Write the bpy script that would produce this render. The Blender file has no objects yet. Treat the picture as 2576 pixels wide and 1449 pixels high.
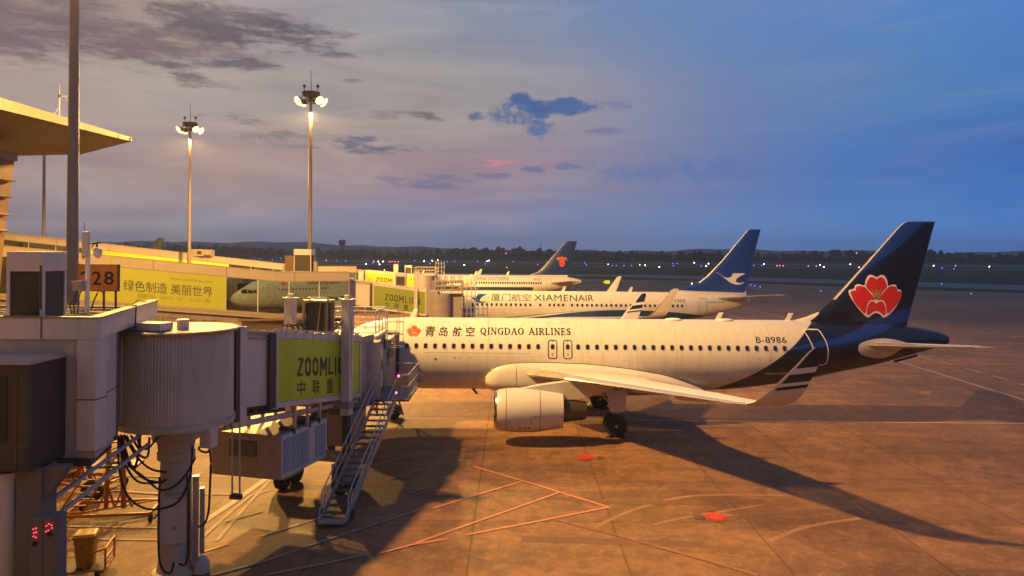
import bpy, bmesh, math, random
import numpy as np
from mathutils import Vector, Matrix
from mathutils.bvhtree import BVHTree

random.seed(7)
PI = math.pi
RAD = math.radians
sc = bpy.context.scene
COL = sc.collection

# ------------------------------------------------------------------ camera
# level camera behind the terminal glass, 9.77 m above the apron, 27 mm lens, lens shifted down
FPX, CX, CY, EYE = 1930.0, 1288.0, 635.0, 9.77
ROLL = RAD(0.44)
cam_data = bpy.data.cameras.new("camera")
cam_data.sensor_width = 36.0
cam_data.lens = 36.0 * FPX / 2576.0
cam_data.shift_y = (CY - 724.5) / 2576.0
cam_data.clip_start = 0.1
cam_data.clip_end = 20000.0
cam = bpy.data.objects.new("camera", cam_data)
COL.objects.link(cam)
cam.matrix_world = Matrix.Translation((0, 0, EYE)) @ Matrix.Rotation(PI / 2, 4, 'X') @ Matrix.Rotation(ROLL, 4, 'Z')
sc.camera = cam


def at(px, py, d):
    """point at depth d (metres along +Y) seen at a position of the 2576 px wide photograph"""
    dx, dy = (px - CX) / FPX, (CY - py) / FPX
    c, s = math.cos(ROLL), math.sin(ROLL)
    return Vector(((dx * c - dy * s) * d, d, EYE + (dx * s + dy * c) * d))


def gnd(px, py, z=0.0):
    p = at(px, py, 1.0)
    d = (z - EYE) / (p.z - EYE)
    return Vector((p.x * d, d, z))


# ------------------------------------------------------------------ exposure
sc.view_settings.view_transform = 'Standard'
sc.view_settings.look = 'None'
sc.view_settings.exposure = 0.0
sc.view_settings.gamma = 1.0
sc.cycles.max_bounces = 6
sc.cycles.diffuse_bounces = 3
sc.cycles.glossy_bounces = 3
sc.cycles.transmission_bounces = 4
sc.cycles.volume_bounces = 0
sc.cycles.sample_clamp_indirect = 4.0
sc.cycles.caustics_reflective = False
sc.cycles.caustics_refractive = False


def lin(r, g, b, a=1.0):
    f = lambda v: (v / 255.0 / 12.92) if v <= 10 else ((v / 255.0 + 0.055) / 1.055) ** 2.4
    return (f(r), f(g), f(b), a)


class G:
    """small helper to write shader node graphs"""
    def __init__(self, nt):
        self.nt = nt

    def n(self, t, **kw):
        nd = self.nt.nodes.new(t)
        for k, v in kw.items():
            setattr(nd, k, v)
        return nd

    def put(self, sock, v):
        if hasattr(v, 'is_output') or isinstance(v, bpy.types.NodeSocket):
            self.nt.links.new(v, sock)
        else:
            sock.default_value = v

    def m(self, op, a, b=0.0, c=0.0, clamp=False):
        nd = self.n('ShaderNodeMath', operation=op, use_clamp=clamp)
        self.put(nd.inputs[0], a)
        self.put(nd.inputs[1], b)
        if len(nd.inputs) > 2:
            self.put(nd.inputs[2], c)
        return nd.outputs[0]

    def mix(self, f, a, b, blend='MIX'):
        nd = self.n('ShaderNodeMix', data_type='RGBA', blend_type=blend)
        self.put(nd.inputs[0], f)
        self.put(nd.inputs[6], a)
        self.put(nd.inputs[7], b)
        return nd.outputs[2]

    def step(self, v, lo, hi, smooth=True):
        nd = self.n('ShaderNodeMapRange', interpolation_type='SMOOTHSTEP' if smooth else 'LINEAR')
        self.put(nd.inputs[0], v)
        self.put(nd.inputs[1], lo)
        self.put(nd.inputs[2], hi)
        return nd.outputs[0]

    def noise(self, vec, scale, detail=4.0, rough=0.55, dist=0.0):
        nd = self.n('ShaderNodeTexNoise')
        if vec is not None:
            self.nt.links.new(vec, nd.inputs['Vector'])
        nd.inputs['Scale'].default_value = scale
        nd.inputs['Detail'].default_value = detail
        nd.inputs['Roughness'].default_value = rough
        nd.inputs['Distortion'].default_value = dist
        return nd.outputs[0]

    def xyz(self, x, y, z):
        nd = self.n('ShaderNodeCombineXYZ')
        for i, v in enumerate((x, y, z)):
            self.put(nd.inputs[i], v)
        return nd.outputs[0]

    def sep(self, v):
        nd = self.n('ShaderNodeSeparateXYZ')
        self.nt.links.new(v, nd.inputs[0])
        return nd.outputs

    def ramp(self, f, stops, mode='LINEAR'):
        nd = self.n('ShaderNodeValToRGB')
        cr = nd.color_ramp
        cr.interpolation = mode
        while len(cr.elements) < len(stops):
            cr.elements.new(0.5)
        for e, (p, c) in zip(cr.elements, stops):
            e.position = p
            e.color = c
        self.put(nd.inputs[0], f)
        return nd.outputs[0]

    def curve(self, v, pts, lo, hi, olo, ohi):
        """piecewise curve through pts: v in lo..hi -> olo..ohi"""
        t = self.m('DIVIDE', self.m('SUBTRACT', v, lo), hi - lo)
        nd = self.n('ShaderNodeFloatCurve')
        cu = nd.mapping.curves[0]
        q = [((a - lo) / (hi - lo), (b - olo) / (ohi - olo)) for a, b in pts]
        cu.points[0].location = q[0]
        cu.points[1].location = q[-1]
        for p in q[1:-1]:
            cu.points.new(*p)
        nd.mapping.extend = 'EXTRAPOLATED'
        nd.mapping.use_clip = False
        nd.mapping.update()
        self.put(nd.inputs[1], t)
        return self.m('ADD', self.m('MULTIPLY', nd.outputs[0], ohi - olo), olo)


# ------------------------------------------------------------------ dusk sky (world)
SKY_STRENGTH = 1.0
world = bpy.data.worlds.new("World")
sc.world = world
world.use_nodes = True
wt = world.node_tree
for nd in list(wt.nodes):
    wt.nodes.remove(nd)
g = G(wt)
tc = g.n('ShaderNodeTexCoord')
dx_, dy_, dz_ = g.sep(tc.outputs['Generated'])[:3]
az = g.m('MULTIPLY', g.m('ARCTAN2', dx_, dy_), 180 / PI)
el = g.m('MULTIPLY', g.m('ARCSINE', dz_), 180 / PI)


def px_az(px):
    return math.degrees(math.atan((px - CX) / FPX))


def py_el(px, py):
    p = at(px, py, 1.0)
    return math.degrees(math.atan2(p.z - EYE, math.hypot(p.x, 1.0)))


def band(cols):
    st = [((px_az(p) + 40) / 80.0, lin(*c)) for p, c in cols]
    return g.ramp(g.m('DIVIDE', g.m('ADD', az, 40.0), 80.0), st)


wob = g.noise(g.xyz(g.m('MULTIPLY', az, 0.05), g.m('MULTIPLY', el, 0.16), 3.0), 1.0, 5.0, 0.6)
elw = g.m('ADD', el, g.m('MULTIPLY', g.m('SUBTRACT', wob, 0.5), 4.5))
b0 = band([(0, (150, 136, 146)), (400, (146, 142, 158)), (750, (138, 142, 170)), (1288, (122, 136, 178)), (1700, (108, 140, 194)), (2100, (90, 140, 206)), (2576, (72, 128, 208))])
b1 = band([(0, (166, 144, 142)), (400, (162, 140, 142)), (800, (156, 134, 142)), (1288, (154, 134, 150)), (1650, (124, 130, 168)), (2100, (78, 122, 188)), (2576, (62, 108, 184))])
b2 = band([(0, (172, 150, 146)), (350, (178, 163, 156)), (700, (164, 155, 152)), (1100, (160, 152, 150)), (1450, (152, 148, 160)), (1800, (114, 134, 178)), (2200, (90, 130, 182)), (2576, (76, 125, 190))])
b3 = band([(0, (150, 130, 130)), (350, (186, 167, 155)), (700, (160, 152, 158)), (1100, (142, 148, 165)), (1500, (114, 138, 178)), (1900, (96, 134, 188)), (2576, (78, 130, 198))])
sky = g.mix(g.step(elw, 1.0, 6.2), b0, b1)
sky = g.mix(g.step(elw, 6.0, 10.8), sky, b2)
sky = g.mix(g.step(elw, 11.0, 17.5), sky, b3)
sky = g.mix(g.step(el, 18.0, 60.0), sky, lin(92, 104, 138))
# thin veils of high cloud
veil = g.noise(g.xyz(g.m('MULTIPLY', az, 0.07), g.m('MULTIPLY', el, 0.42), 9.0), 1.0, 7.0, 0.62, 0.6)
west = g.step(az, 12.0, -14.0)
sky = g.mix(g.m('MULTIPLY', g.step(veil, 0.45, 0.75), g.m('MULTIPLY_ADD', west, 0.35, 0.1)), sky, lin(190, 176, 166))
sky = g.mix(g.m('MULTIPLY', g.step(veil, 0.52, 0.28), g.m('MULTIPLY_ADD', west, 0.22, 0.08)), sky, lin(104, 104, 128))
streak = g.noise(g.xyz(g.m('MULTIPLY', az, 0.16), g.m('MULTIPLY', el, 0.75), 1.7), 1.0, 8.0, 0.6, 0.3)
streak2 = g.noise(g.xyz(g.m('MULTIPLY', az, 0.55), g.m('MULTIPLY', el, 2.1), 6.7), 1.0, 8.0, 0.66, 0.5)
streakm = g.m('MULTIPLY_ADD', streak2, 0.5, g.m('MULTIPLY', streak, 0.55))
puff = g.noise(g.xyz(g.m('MULTIPLY', az, 0.62), g.m('MULTIPLY', el, 0.8), 5.2), 1.0, 9.0, 0.62, 0.25)
puff2 = g.noise(g.xyz(g.m('MULTIPLY', az, 1.9), g.m('MULTIPLY', el, 2.3), 2.2), 1.0, 6.0, 0.6, 0.2)
puffm = g.m('MULTIPLY_ADD', puff2, 0.30, g.m('MULTIPLY', puff, 0.75))


def cloud(px, py, rx, ry, col, kind='s', k=3.2, amt=0.85, soft=0.95, lo=0.05):
    """one cloud bank: an elliptic region in azimuth / elevation broken up by the shared noise"""
    global sky
    a0, e0 = px_az(px), py_el(px, py)
    rx, ry = (rx * 1.35, ry * 1.5) if kind == 's' else (rx * 1.15, ry * 1.2)
    ra = max(abs(px_az(px + rx) - a0), 0.2)
    re = max(abs(py_el(px, py - ry) - e0), 0.1)
    u = g.m('DIVIDE', g.m('SUBTRACT', az, a0), ra)
    v = g.m('DIVIDE', g.m('SUBTRACT', el, e0), re)
    r2 = g.m('ADD', g.m('MULTIPLY', u, u), g.m('MULTIPLY', v, v))
    nz, mid = (streakm, 0.525) if kind == 's' else (puffm, 0.53)
    if kind == 'p':
        soft, k, lo = soft * 1.8, k * 0.85, lo - 0.1
    f = g.m('ADD', g.m('SUBTRACT', 0.75, r2), g.m('MULTIPLY', g.m('SUBTRACT', nz, mid), k * 2))
    sky = g.mix(g.m('MULTIPLY', g.step(f, lo, lo + soft), amt), sky, lin(*col))


cloud(200, 40, 470, 95, (124, 106, 112), k=1.0, amt=0.6, soft=1.2, lo=-.3)
cloud(110, 70, 330, 90, (116, 96, 106), k=2.6, amt=0.95, soft=1.3, lo=-.1)
cloud(420, 105, 220, 45, (118, 102, 108), k=2.6, amt=.9, soft=1.2, lo=-.1)
cloud(640, 70, 215, 42, (90, 86, 100), k=2.4, amt=1.0, soft=1.0, lo=-.05)
cloud(520, 55, 150, 42, (100, 92, 102), k=2.4, amt=0.95, soft=1.1, lo=-.1)
cloud(560, 30, 120, 30, (112, 104, 114), k=1.6, amt=0.8, soft=0.8)
cloud(60, 130, 80, 22, (122, 106, 116), amt=0.6)
cloud(410, 160, 110, 11, (112, 102, 112), amt=0.8)
cloud(620, 161, 120, 13, (98, 96, 108), amt=0.85)
cloud(730, 130, 130, 9, (104, 102, 114), amt=0.8)
cloud(772, 76, 50, 14, (98, 98, 112), amt=0.85)
cloud(470, 192, 50, 24, (106, 96, 104), amt=0.85)
cloud(545, 212, 60, 10, (138, 124, 128), amt=0.6)
cloud(600, 300, 130, 12, (116, 108, 118), amt=0.75)
cloud(735, 348, 120, 24, (102, 106, 124), amt=0.85)
cloud(935, 366, 100, 19, (86, 98, 128), amt=0.95)
cloud(885, 203, 32, 6, (100, 96, 102), amt=0.8)
cloud(1075, 292, 42, 12, (108, 100, 110), amt=.8)
cloud(1060, 288, 60, 10, (120, 110, 116), amt=.6)
cloud(960, 290, 60, 12, (140, 126, 128), amt=0.6)
cloud(1195, 292, 24, 13, (84, 104, 146), 'p', 2.38, 0.85, 0.44)
cloud(1305, 280, 84, 40, (74, 102, 154), 'p', 2.21, 0.95, 0.44)
cloud(1308, 250, 34, 26, (74, 102, 154), 'p', 2.04, 0.95, 0.44)
cloud(1350, 322, 52, 24, (86, 110, 158), 'p', 2.55, 0.9, 0.50)
cloud(1420, 268, 100, 24, (74, 102, 154), 'p', 2.21, 0.95, 0.44)
cloud(1545, 265, 45, 9, (112, 118, 158), amt=0.7)
cloud(1520, 330, 40, 8, (112, 118, 158), amt=0.7)
cloud(1700, 425, 310, 44, (84, 116, 178), 'p', 2.04, 0.7, 0.75)
cloud(1900, 470, 420, 70, (78, 116, 182), 'p', 1.36, 0.5, 1.12)
cloud(1110, 450, 170, 20, (108, 112, 148), amt=0.85)
cloud(1262, 440, 22, 9, (102, 110, 152), 'p', 2.04, 0.85, 0.50)
cloud(1345, 427, 30, 8, (104, 112, 156), amt=0.8)
cloud(1420, 415, 50, 11, (104, 114, 160), amt=0.8)
cloud(1150, 378, 120, 9, (140, 126, 140), amt=0.6)
cloud(1252, 412, 48, 10, (206, 134, 142), amt=0.8, soft=0.9)
cloud(985, 420, 110, 9, (184, 138, 140), amt=0.7, soft=0.9)
cloud(1340, 408, 90, 7, (178, 138, 150), amt=0.6, soft=0.9)
# below the horizon the far haze
sky = g.mix(g.step(el, 0.0, -3.0), sky, lin(60, 66, 84))
bg = g.n('ShaderNodeBackground')
wt.links.new(sky, bg.inputs['Color'])
bg.inputs['Strength'].default_value = SKY_STRENGTH
wo = g.n('ShaderNodeOutputWorld')
wt.links.new(bg.outputs[0], wo.inputs['Surface'])

# ------------------------------------------------------------------ materials
MATS = {}


def mat(name, col, rough=0.5, metal=0.0, dirt=0.0, dscale=1.0, emit=None, estr=0.0, spec=0.5, coat=0.0, bump=0.0, dcol=None, alpha=None):
    """plain surface: base colour broken up by a stain noise in object coordinates"""
    if name in MATS:
        return MATS[name]
    m = bpy.data.materials.new(name)
    m.use_nodes = True
    nt = m.node_tree
    b = nt.nodes['Principled BSDF']
    q = G(nt)
    c4 = tuple(col) + (1.0,)
    b.inputs['Base Color'].default_value = c4
    b.inputs['Roughness'].default_value = rough
    b.inputs['Metallic'].default_value = metal
    b.inputs['Specular IOR Level'].default_value = spec
    b.inputs['Coat Weight'].default_value = coat
    if dirt > 0 or bump > 0:
        t = q.n('ShaderNodeTexCoord').outputs['Object']
        n1 = q.noise(t, dscale, 6.0, 0.6)
        mp = q.n('ShaderNodeMapping')
        mp.inputs['Scale'].default_value = (3.0, 3.0, 0.35)
        nt.links.new(t, mp.inputs[0])
        n2 = q.noise(mp.outputs[0], dscale * 2.2, 5.0, 0.65)
        f = q.m('MULTIPLY', q.step(q.m('MULTIPLY_ADD', n2, 0.5, q.m('MULTIPLY', n1, 0.5)), 0.42, 0.72), dirt)
        d4 = tuple(dcol) + (1.0,) if dcol else tuple(v * 0.35 for v in col) + (1.0,)
        nt.links.new(q.mix(f, c4, d4), b.inputs['Base Color'])
        nt.links.new(q.m('MULTIPLY_ADD', n1, 0.25, rough - 0.1), b.inputs['Roughness'])
        if bump > 0:
            bp = q.n('ShaderNodeBump')
            bp.inputs['Strength'].default_value = bump
            bp.inputs['Distance'].default_value = 0.02
            nt.links.new(n1, bp.inputs['Height'])
            nt.links.new(bp.outputs[0], b.inputs['Normal'])
    if emit:
        b.inputs['Emission Color'].default_value = tuple(emit) + (1.0,)
        b.inputs['Emission Strength'].default_value = estr
    MATS[name] = m
    return m


SODIUM = (1.0, 0.53, 0.125)
M_grey = mat('painted_grey_steel', (0.46, 0.425, 0.37), 0.45, dirt=0.35, dscale=0.9)
M_light = mat('painted_light_steel', (0.55, 0.505, 0.455), 0.42, dirt=0.3, dscale=0.8)
M_white = mat('white_enamel', (0.72, 0.70, 0.67), 0.4, dirt=0.25, dscale=1.2)
M_cream = mat('cream_cladding', (0.29, 0.24, 0.18), 0.5, dirt=0.25, dscale=0.5)
M_dark = mat('dark_steel', (0.035, 0.033, 0.035), 0.5, dirt=0.3, dscale=1.5, dcol=(0.10, 0.08, 0.06))
M_grille = mat('dark_grille', (0.022, 0.018, 0.016), 0.6)
M_black = mat('black_rubber', (0.012, 0.012, 0.013), 0.7)
M_tyre = mat('tyre_rubber', (0.018, 0.018, 0.019), 0.8, dirt=0.4, dscale=4, dcol=(0.05, 0.045, 0.04))
M_galv = mat('galvanised_steel', (0.42, 0.43, 0.46), 0.38, 0.55, dirt=0.3, dscale=2.0)
M_step = mat('step_grating', (0.12, 0.12, 0.125), 0.5, 0.4, dirt=0.4, dscale=3)
M_lime = mat('lime_advert_film', (0.40, 0.55, 0.012), 0.4, dirt=0.5, dscale=0.5, dcol=(0.20, 0.36, 0.02))
M_yellow = mat('yellow_advert_film', (0.27, 0.30, 0.014), 0.4, dirt=0.15, dscale=0.3)
M_olive = mat('olive_advert_film', (0.19, 0.26, 0.012), 0.45, dirt=0.4, dscale=0.6, dcol=(0.10, 0.15, 0.015))
M_lemon = mat('lemon_advert_film', (0.42, 0.36, 0.012), 0.45, dirt=0.3, dscale=0.6, dcol=(0.3, 0.26, 0.015))
M_ink = mat('dark_brown_lettering', (0.035, 0.028, 0.016), 0.5)
M_ink2 = mat('ochre_lettering', (0.16, 0.11, 0.015), 0.5)
M_navyink = mat('navy_lettering', (0.012, 0.012, 0.028), 0.4)
M_brown = mat('brown_cladding', (0.13, 0.07, 0.04), 0.5, dirt=0.3, dscale=0.4)
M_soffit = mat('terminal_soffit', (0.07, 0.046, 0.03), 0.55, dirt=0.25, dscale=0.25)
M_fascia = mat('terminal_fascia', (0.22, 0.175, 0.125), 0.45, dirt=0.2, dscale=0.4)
M_under = mat('weathered_concrete', (0.16, 0.14, 0.13), 0.8, dirt=0.5, dscale=0.6)
M_tan = mat('tan_unit_casing', (0.30, 0.25, 0.22), 0.5, dirt=0.5, dscale=1.6, dcol=(0.13, 0.10, 0.09))
M_membrane = mat('roof_membrane', (0.09, 0.07, 0.06), 0.7, dirt=0.6, dscale=1.0, dcol=(0.2, 0.16, 0.13))
M_pole = mat('mast_paint', (0.20, 0.16, 0.125), 0.45, dirt=0.35, dscale=0.6)
M_orange = mat('orange_safety_paint', (0.42, 0.15, 0.03), 0.5, dirt=0.4, dscale=3)
M_binyel = mat('yellow_bin_plastic', (0.36, 0.21, 0.02), 0.45, dirt=0.4, dscale=3)
M_lamp = mat('sodium_lamp_glass', (0.9, 0.7, 0.4), 0.3, emit=(1.0, 0.56, 0.17), estr=5.0)
M_red_led = mat('red_led', (0.3, 0.02, 0.02), 0.4, emit=(1.0, 0.05, 0.07), estr=4.0)
M_pink_led = mat('pink_marker_lamp', (0.4, 0.05, 0.1), 0.4, emit=(1.0, 0.12, 0.3), estr=5.0)
M_blue_l = mat('blue_taxi_lamp', (0.05, 0.05, 0.4), 0.4, emit=(0.10, 0.10, 1.0), estr=8.0)
M_white_l = mat('white_runway_lamp', (0.8, 0.8, 0.75), 0.4, emit=(1.0, 0.9, 0.8), estr=14.0)
M_red_l = mat('red_obstruction_lamp', (0.4, 0.03, 0.05), 0.4, emit=(1.0, 0.13, 0.16), estr=8.0)
M_amber_l = mat('amber_lamp', (0.5, 0.3, 0.05), 0.4, emit=(1.0, 0.66, 0.25), estr=8.0)
M_jetwhite = mat('airliner_white_paint', (0.62, 0.59, 0.53), 0.28, dirt=0.10, dscale=0.35, coat=0.3, dcol=(0.5, 0.47, 0.43))
M_wing = mat('wing_grey_paint', (0.56, 0.54, 0.51), 0.35, dirt=0.3, dscale=0.8, dcol=(0.30, 0.28, 0.26))
M_slat = mat('bare_metal_edge', (0.66, 0.62, 0.56), 0.22, 0.75)
M_chrome = mat('polished_inlet_lip', (0.75, 0.70, 0.62), 0.16, 1.0)
M_exh = mat('exhaust_metal', (0.10, 0.085, 0.075), 0.45, 0.6, dirt=0.4, dscale=3)
M_jetglass = mat('cabin_window_glass', (0.012, 0.014, 0.02), 0.15)
M_winrim = mat('cabin_window_rim', (0.38, 0.36, 0.34), 0.4)
M_seam = mat('panel_seam', (0.10, 0.085, 0.07), 0.6)
M_red = mat('red_petal_paint', (0.60, 0.018, 0.022), 0.4)
M_orng = mat('orange_petal_paint', (0.72, 0.07, 0.015), 0.4)
M_gold = mat('gold_paint', (0.50, 0.24, 0.06), 0.4)
M_offwhite = mat('emblem_white', (0.75, 0.72, 0.72), 0.4)
M_navy = mat('navy_paint', (0.006, 0.010, 0.034), 0.25, coat=0.4)
M_mid_blue = mat('mid_blue_paint', (0.012, 0.055, 0.20), 0.3, coat=0.3)
M_far_tail = mat('dull_grey_paint', (0.04, 0.05, 0.065), 0.4)
M_signorange = mat('orange_sign_face', (0.55, 0.19, 0.03), 0.45, dirt=0.2, dscale=1.5)


def glass_mat(name, tint, refl):
    m = bpy.data.materials.new(name)
    m.use_nodes = True
    nt = m.node_tree
    for nd in list(nt.nodes):
        nt.nodes.remove(nd)
    q = G(nt)
    gl = q.n('ShaderNodeBsdfGlossy')
    gl.inputs['Color'].default_value = (0.50, 0.64, 0.70, 1)
    gl.inputs['Roughness'].default_value = 0.015
    tr = q.n('ShaderNodeBsdfTransparent')
    tr.inputs['Color'].default_value = tint
    fr = q.n('ShaderNodeLayerWeight')
    fr.inputs['Blend'].default_value = 0.4
    mx = q.n('ShaderNodeMixShader')
    nt.links.new(q.m('MULTIPLY_ADD', fr.outputs['Fresnel'], 0.5, refl, clamp=True), mx.inputs[0])
    nt.links.new(tr.outputs[0], mx.inputs[1])
    nt.links.new(gl.outputs[0], mx.inputs[2])
    out = q.n('ShaderNodeOutputMaterial')
    nt.links.new(mx.outputs[0], out.inputs['Surface'])
    return m


M_glass = glass_mat('coated_walkway_glass', (0.42, 0.42, 0.42, 1), 0.24)
M_cabglass = glass_mat('cab_glass', (0.3, 0.3, 0.3, 1), 0.25)

# ------------------------------------------------------------------ object helpers


def link(o, parent=None):
    COL.objects.link(o)
    if parent is not None:
        o.parent = parent
    return o


def thing(name, label, cat, loc=(0, 0, 0), rotz=0.0, group=None):
    o = bpy.data.objects.new(name, None)
    o.empty_display_size = 0.3
    link(o)
    o.location = loc
    o.rotation_euler = (0, 0, rotz)
    return tag(o, label, cat, group)


def tag(o, label=None, cat=None, group=None, kind=None):
    for k, v in (('label', label), ('category', cat), ('group', group), ('kind', kind)):
        if v:
            o[k] = v
    return o


class MB:
    """collects faces and links them as one mesh object"""
    def __init__(self):
        self.v, self.f, self.mi = [], [], []

    def add(self, vs, fs, mi=0):
        n = len(self.v)
        self.v += [Vector(p) for p in vs]
        self.f += [tuple(i + n for i in f) for f in fs]
        self.mi += [mi] * len(fs)
        return self

    def box(self, lo, hi, mi=0):
        (a, b, c), (d, e, f) = lo, hi
        self.add([(a, b, c), (d, b, c), (d, e, c), (a, e, c), (a, b, f), (d, b, f), (d, e, f), (a, e, f)],
                 [(3, 2, 1, 0), (4, 5, 6, 7), (0, 1, 5, 4), (1, 2, 6, 5), (2, 3, 7, 6), (3, 0, 4, 7)], mi)
        return self

    def obox(self, c, ax, ay, az_, mi=0):
        """box with centre c and half-extent vectors"""
        c, ax, ay, az_ = map(Vector, (c, ax, ay, az_))
        vs = [c + sx * ax + sy * ay + sz * az_ for sz in (-1, 1) for sy in (-1, 1) for sx in (-1, 1)]
        self.add(vs, [(2, 3, 1, 0), (4, 5, 7, 6), (0, 1, 5, 4), (1, 3, 7, 5), (3, 2, 6, 7), (2, 0, 4, 6)], mi)
        return self

    def bar(self, p, q, w, h, mi=0, up=(0, 0, 1)):
        """rectangular bar from p to q, width w (sideways) and height h"""
        p, q = Vector(p), Vector(q)
        d = q - p
        u = Vector(up)
        s = d.cross(u)
        if s.length < 1e-6:
            s = d.cross(Vector((1, 0, 0)))
        s.normalize()
        t = s.cross(d).normalized()
        return self.obox((p + q) / 2, d / 2, s * (w / 2), t * (h / 2), mi)

    def loft(self, rings, capa=True, capb=True, closed=True, mi=0, mis=None):
        n = len(rings[0])
        vs = [p for r in rings for p in r]
        fs, ms = [], []
        for i in range(len(rings) - 1):
            for j in range(n if closed else n - 1):
                k = (j + 1) % n
                fs.append((i * n + j, i * n + k, (i + 1) * n + k, (i + 1) * n + j))
                ms.append(mis[j] if mis else mi)
        if capa:
            fs.append(tuple(reversed(range(n))))
            ms.append(mi)
        if capb:
            fs.append(tuple((len(rings) - 1) * n + j for j in range(n)))
            ms.append(mi)
        b = len(self.v)
        self.v += [Vector(p) for p in vs]
        self.f += [tuple(i + b for i in f) for f in fs]
        self.mi += ms
        return self

    def tube(self, pts, r, n=8, mi=0, r2=None):
        pts = [Vector(p) for p in pts]
        rings = []
        for i, p in enumerate(pts):
            d = (pts[min(i + 1, len(pts) - 1)] - pts[max(i - 1, 0)]).normalized()
            s = d.cross(Vector((0, 0, 1)))
            if s.length < 1e-3:
                s = d.cross(Vector((0, 1, 0)))
            s.normalize()
            t = d.cross(s)
            rr = r if r2 is None else r + (r2 - r) * i / (len(pts) - 1)
            rings.append([p + (s * math.cos(2 * PI * k / n) + t * math.sin(2 * PI * k / n)) * rr for k in range(n)])
        return self.loft(rings, mi=mi)

    def lathe(self, c, axis, prof, n=32, mi=0, capa=True, capb=True):
        """profile [(distance along axis, radius)] turned about the axis"""
        c, a = Vector(c), Vector(axis).normalized()
        s = a.cross(Vector((0, 0, 1)))
        if s.length < 1e-3:
            s = Vector((1, 0, 0))
        s.normalize()
        t = a.cross(s)
        rings = [[c + a * h + (s * math.cos(2 * PI * k / n) + t * math.sin(2 * PI * k / n)) * r for k in range(n)] for h, r in prof]
        return self.loft(rings, capa, capb, mi=mi)

    def prism(self, poly, d, mi=0):
        """polygon of 3D points pushed by vector d"""
        n = len(poly)
        d = Vector(d)
        a = [Vector(p) for p in poly]
        self.add(a + [p + d for p in a], [tuple(reversed(range(n))), tuple(range(n, 2 * n))] +
                 [(i, (i + 1) % n, n + (i + 1) % n, n + i) for i in range(n)], mi)
        return self

    def mesh(self, name, mats, smooth=False):
        me = bpy.data.meshes.new(name)
        me.from_pydata([tuple(p) for p in self.v], [], self.f)
        for m in (mats if isinstance(mats, (list, tuple)) else [mats]):
            me.materials.append(m)
        me.polygons.foreach_set('material_index', self.mi)
        bm = bmesh.new()
        bm.from_mesh(me)
        bmesh.ops.recalc_face_normals(bm, faces=bm.faces)
        bm.to_mesh(me)
        bm.free()
        if smooth:
            me.polygons.foreach_set('use_smooth', [True] * len(me.polygons))
        me.update()
        return me

    def build(self, name, mats, parent=None, smooth=False, origin=None, bevel=0.0, sharp=35):
        if origin is not None:
            o0 = Vector(origin)
            self.v = [p - o0 for p in self.v]
        me = self.mesh(name, mats, smooth)
        if smooth and sharp:
            me.set_sharp_from_angle(angle=RAD(sharp))
        o = link(bpy.data.objects.new(name, me), parent)
        if bevel > 0:
            md = o.modifiers.new('bevel', 'BEVEL')
            md.width = bevel
            md.segments = 2
            md.limit_method = 'ANGLE'
        if parent is None and origin is not None:
            o.location = o0
        return o


def smooth_poly(pts, k=4, closed=True):
    """Catmull-Rom through 2D points"""
    out = []
    n = len(pts)
    for i in range(n if closed else n - 1):
        p = [pts[(i + j - 1) % n] if closed else pts[min(max(i + j - 1, 0), n - 1)] for j in range(4)]
        for s in range(k):
            t = s / k
            out.append(tuple(0.5 * (2 * p[1][c] + (p[2][c] - p[0][c]) * t + (2 * p[0][c] - 5 * p[1][c] + 4 * p[2][c] - p[3][c]) * t * t +
                                    (3 * p[1][c] - p[0][c] - 3 * p[2][c] + p[3][c]) * t ** 3) for c in (0, 1)))
    if not closed:
        out.append(tuple(pts[-1]))
    return out


def text2d(body, width, height=None, bold=0.0, spacing=1.0, shear=0.0):
    """lettering as flat triangles scaled to a box: list of 2D verts, faces"""
    cu = bpy.data.curves.new('lettering', 'FONT')
    cu.body = body
    cu.size = 1.0
    cu.offset = bold
    cu.space_character = spacing
    cu.shear = shear
    cu.resolution_u = 3
    o = bpy.data.objects.new('lettering_source', cu)
    COL.objects.link(o)
    dg = bpy.context.evaluated_depsgraph_get()
    me = bpy.data.meshes.new_from_object(o.evaluated_get(dg))
    vs = [(v.co.x, v.co.y) for v in me.vertices]
    fs = [tuple(p.vertices) for p in me.polygons]
    bpy.data.objects.remove(o)
    bpy.data.curves.remove(cu)
    bpy.data.meshes.remove(me)
    x0, x1 = min(v[0] for v in vs), max(v[0] for v in vs)
    y0, y1 = min(v[1] for v in vs), max(v[1] for v in vs)
    sx = width / (x1 - x0)
    sy = (height / (y1 - y0)) if height else sx
    return [((x - x0) * sx, (y - y0) * sy) for x, y in vs], fs


def lettering(name, m, parent, body, origin, right, up, width, height=None, bold=0.0, spacing=1.0, shear=0.0):
    """text on a flat face: lower left corner at origin"""
    vs, fs = text2d(body, width, height, bold, spacing, shear)
    o0, r, u = Vector(origin), Vector(right).normalized(), Vector(up).normalized()
    mb = MB()
    mb.add([o0 + r * x + u * y for x, y in vs], fs)
    me = bpy.data.meshes.new(name)
    me.from_pydata([tuple(p) for p in mb.v], [], mb.f)
    me.materials.append(m)
    return link(bpy.data.objects.new(name, me), parent)


def tri_fill(poly):
    """triangulate a simple 2D polygon"""
    from mathutils.geometry import tessellate_polygon
    return [tuple(t) for t in tessellate_polygon([[Vector((x, y, 0)) for x, y in poly]])]
# ------------------------------------------------------------------ airliners
# local frame: x from the nose aft, -y the port side (towards the terminal window), z up from the ground


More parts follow.
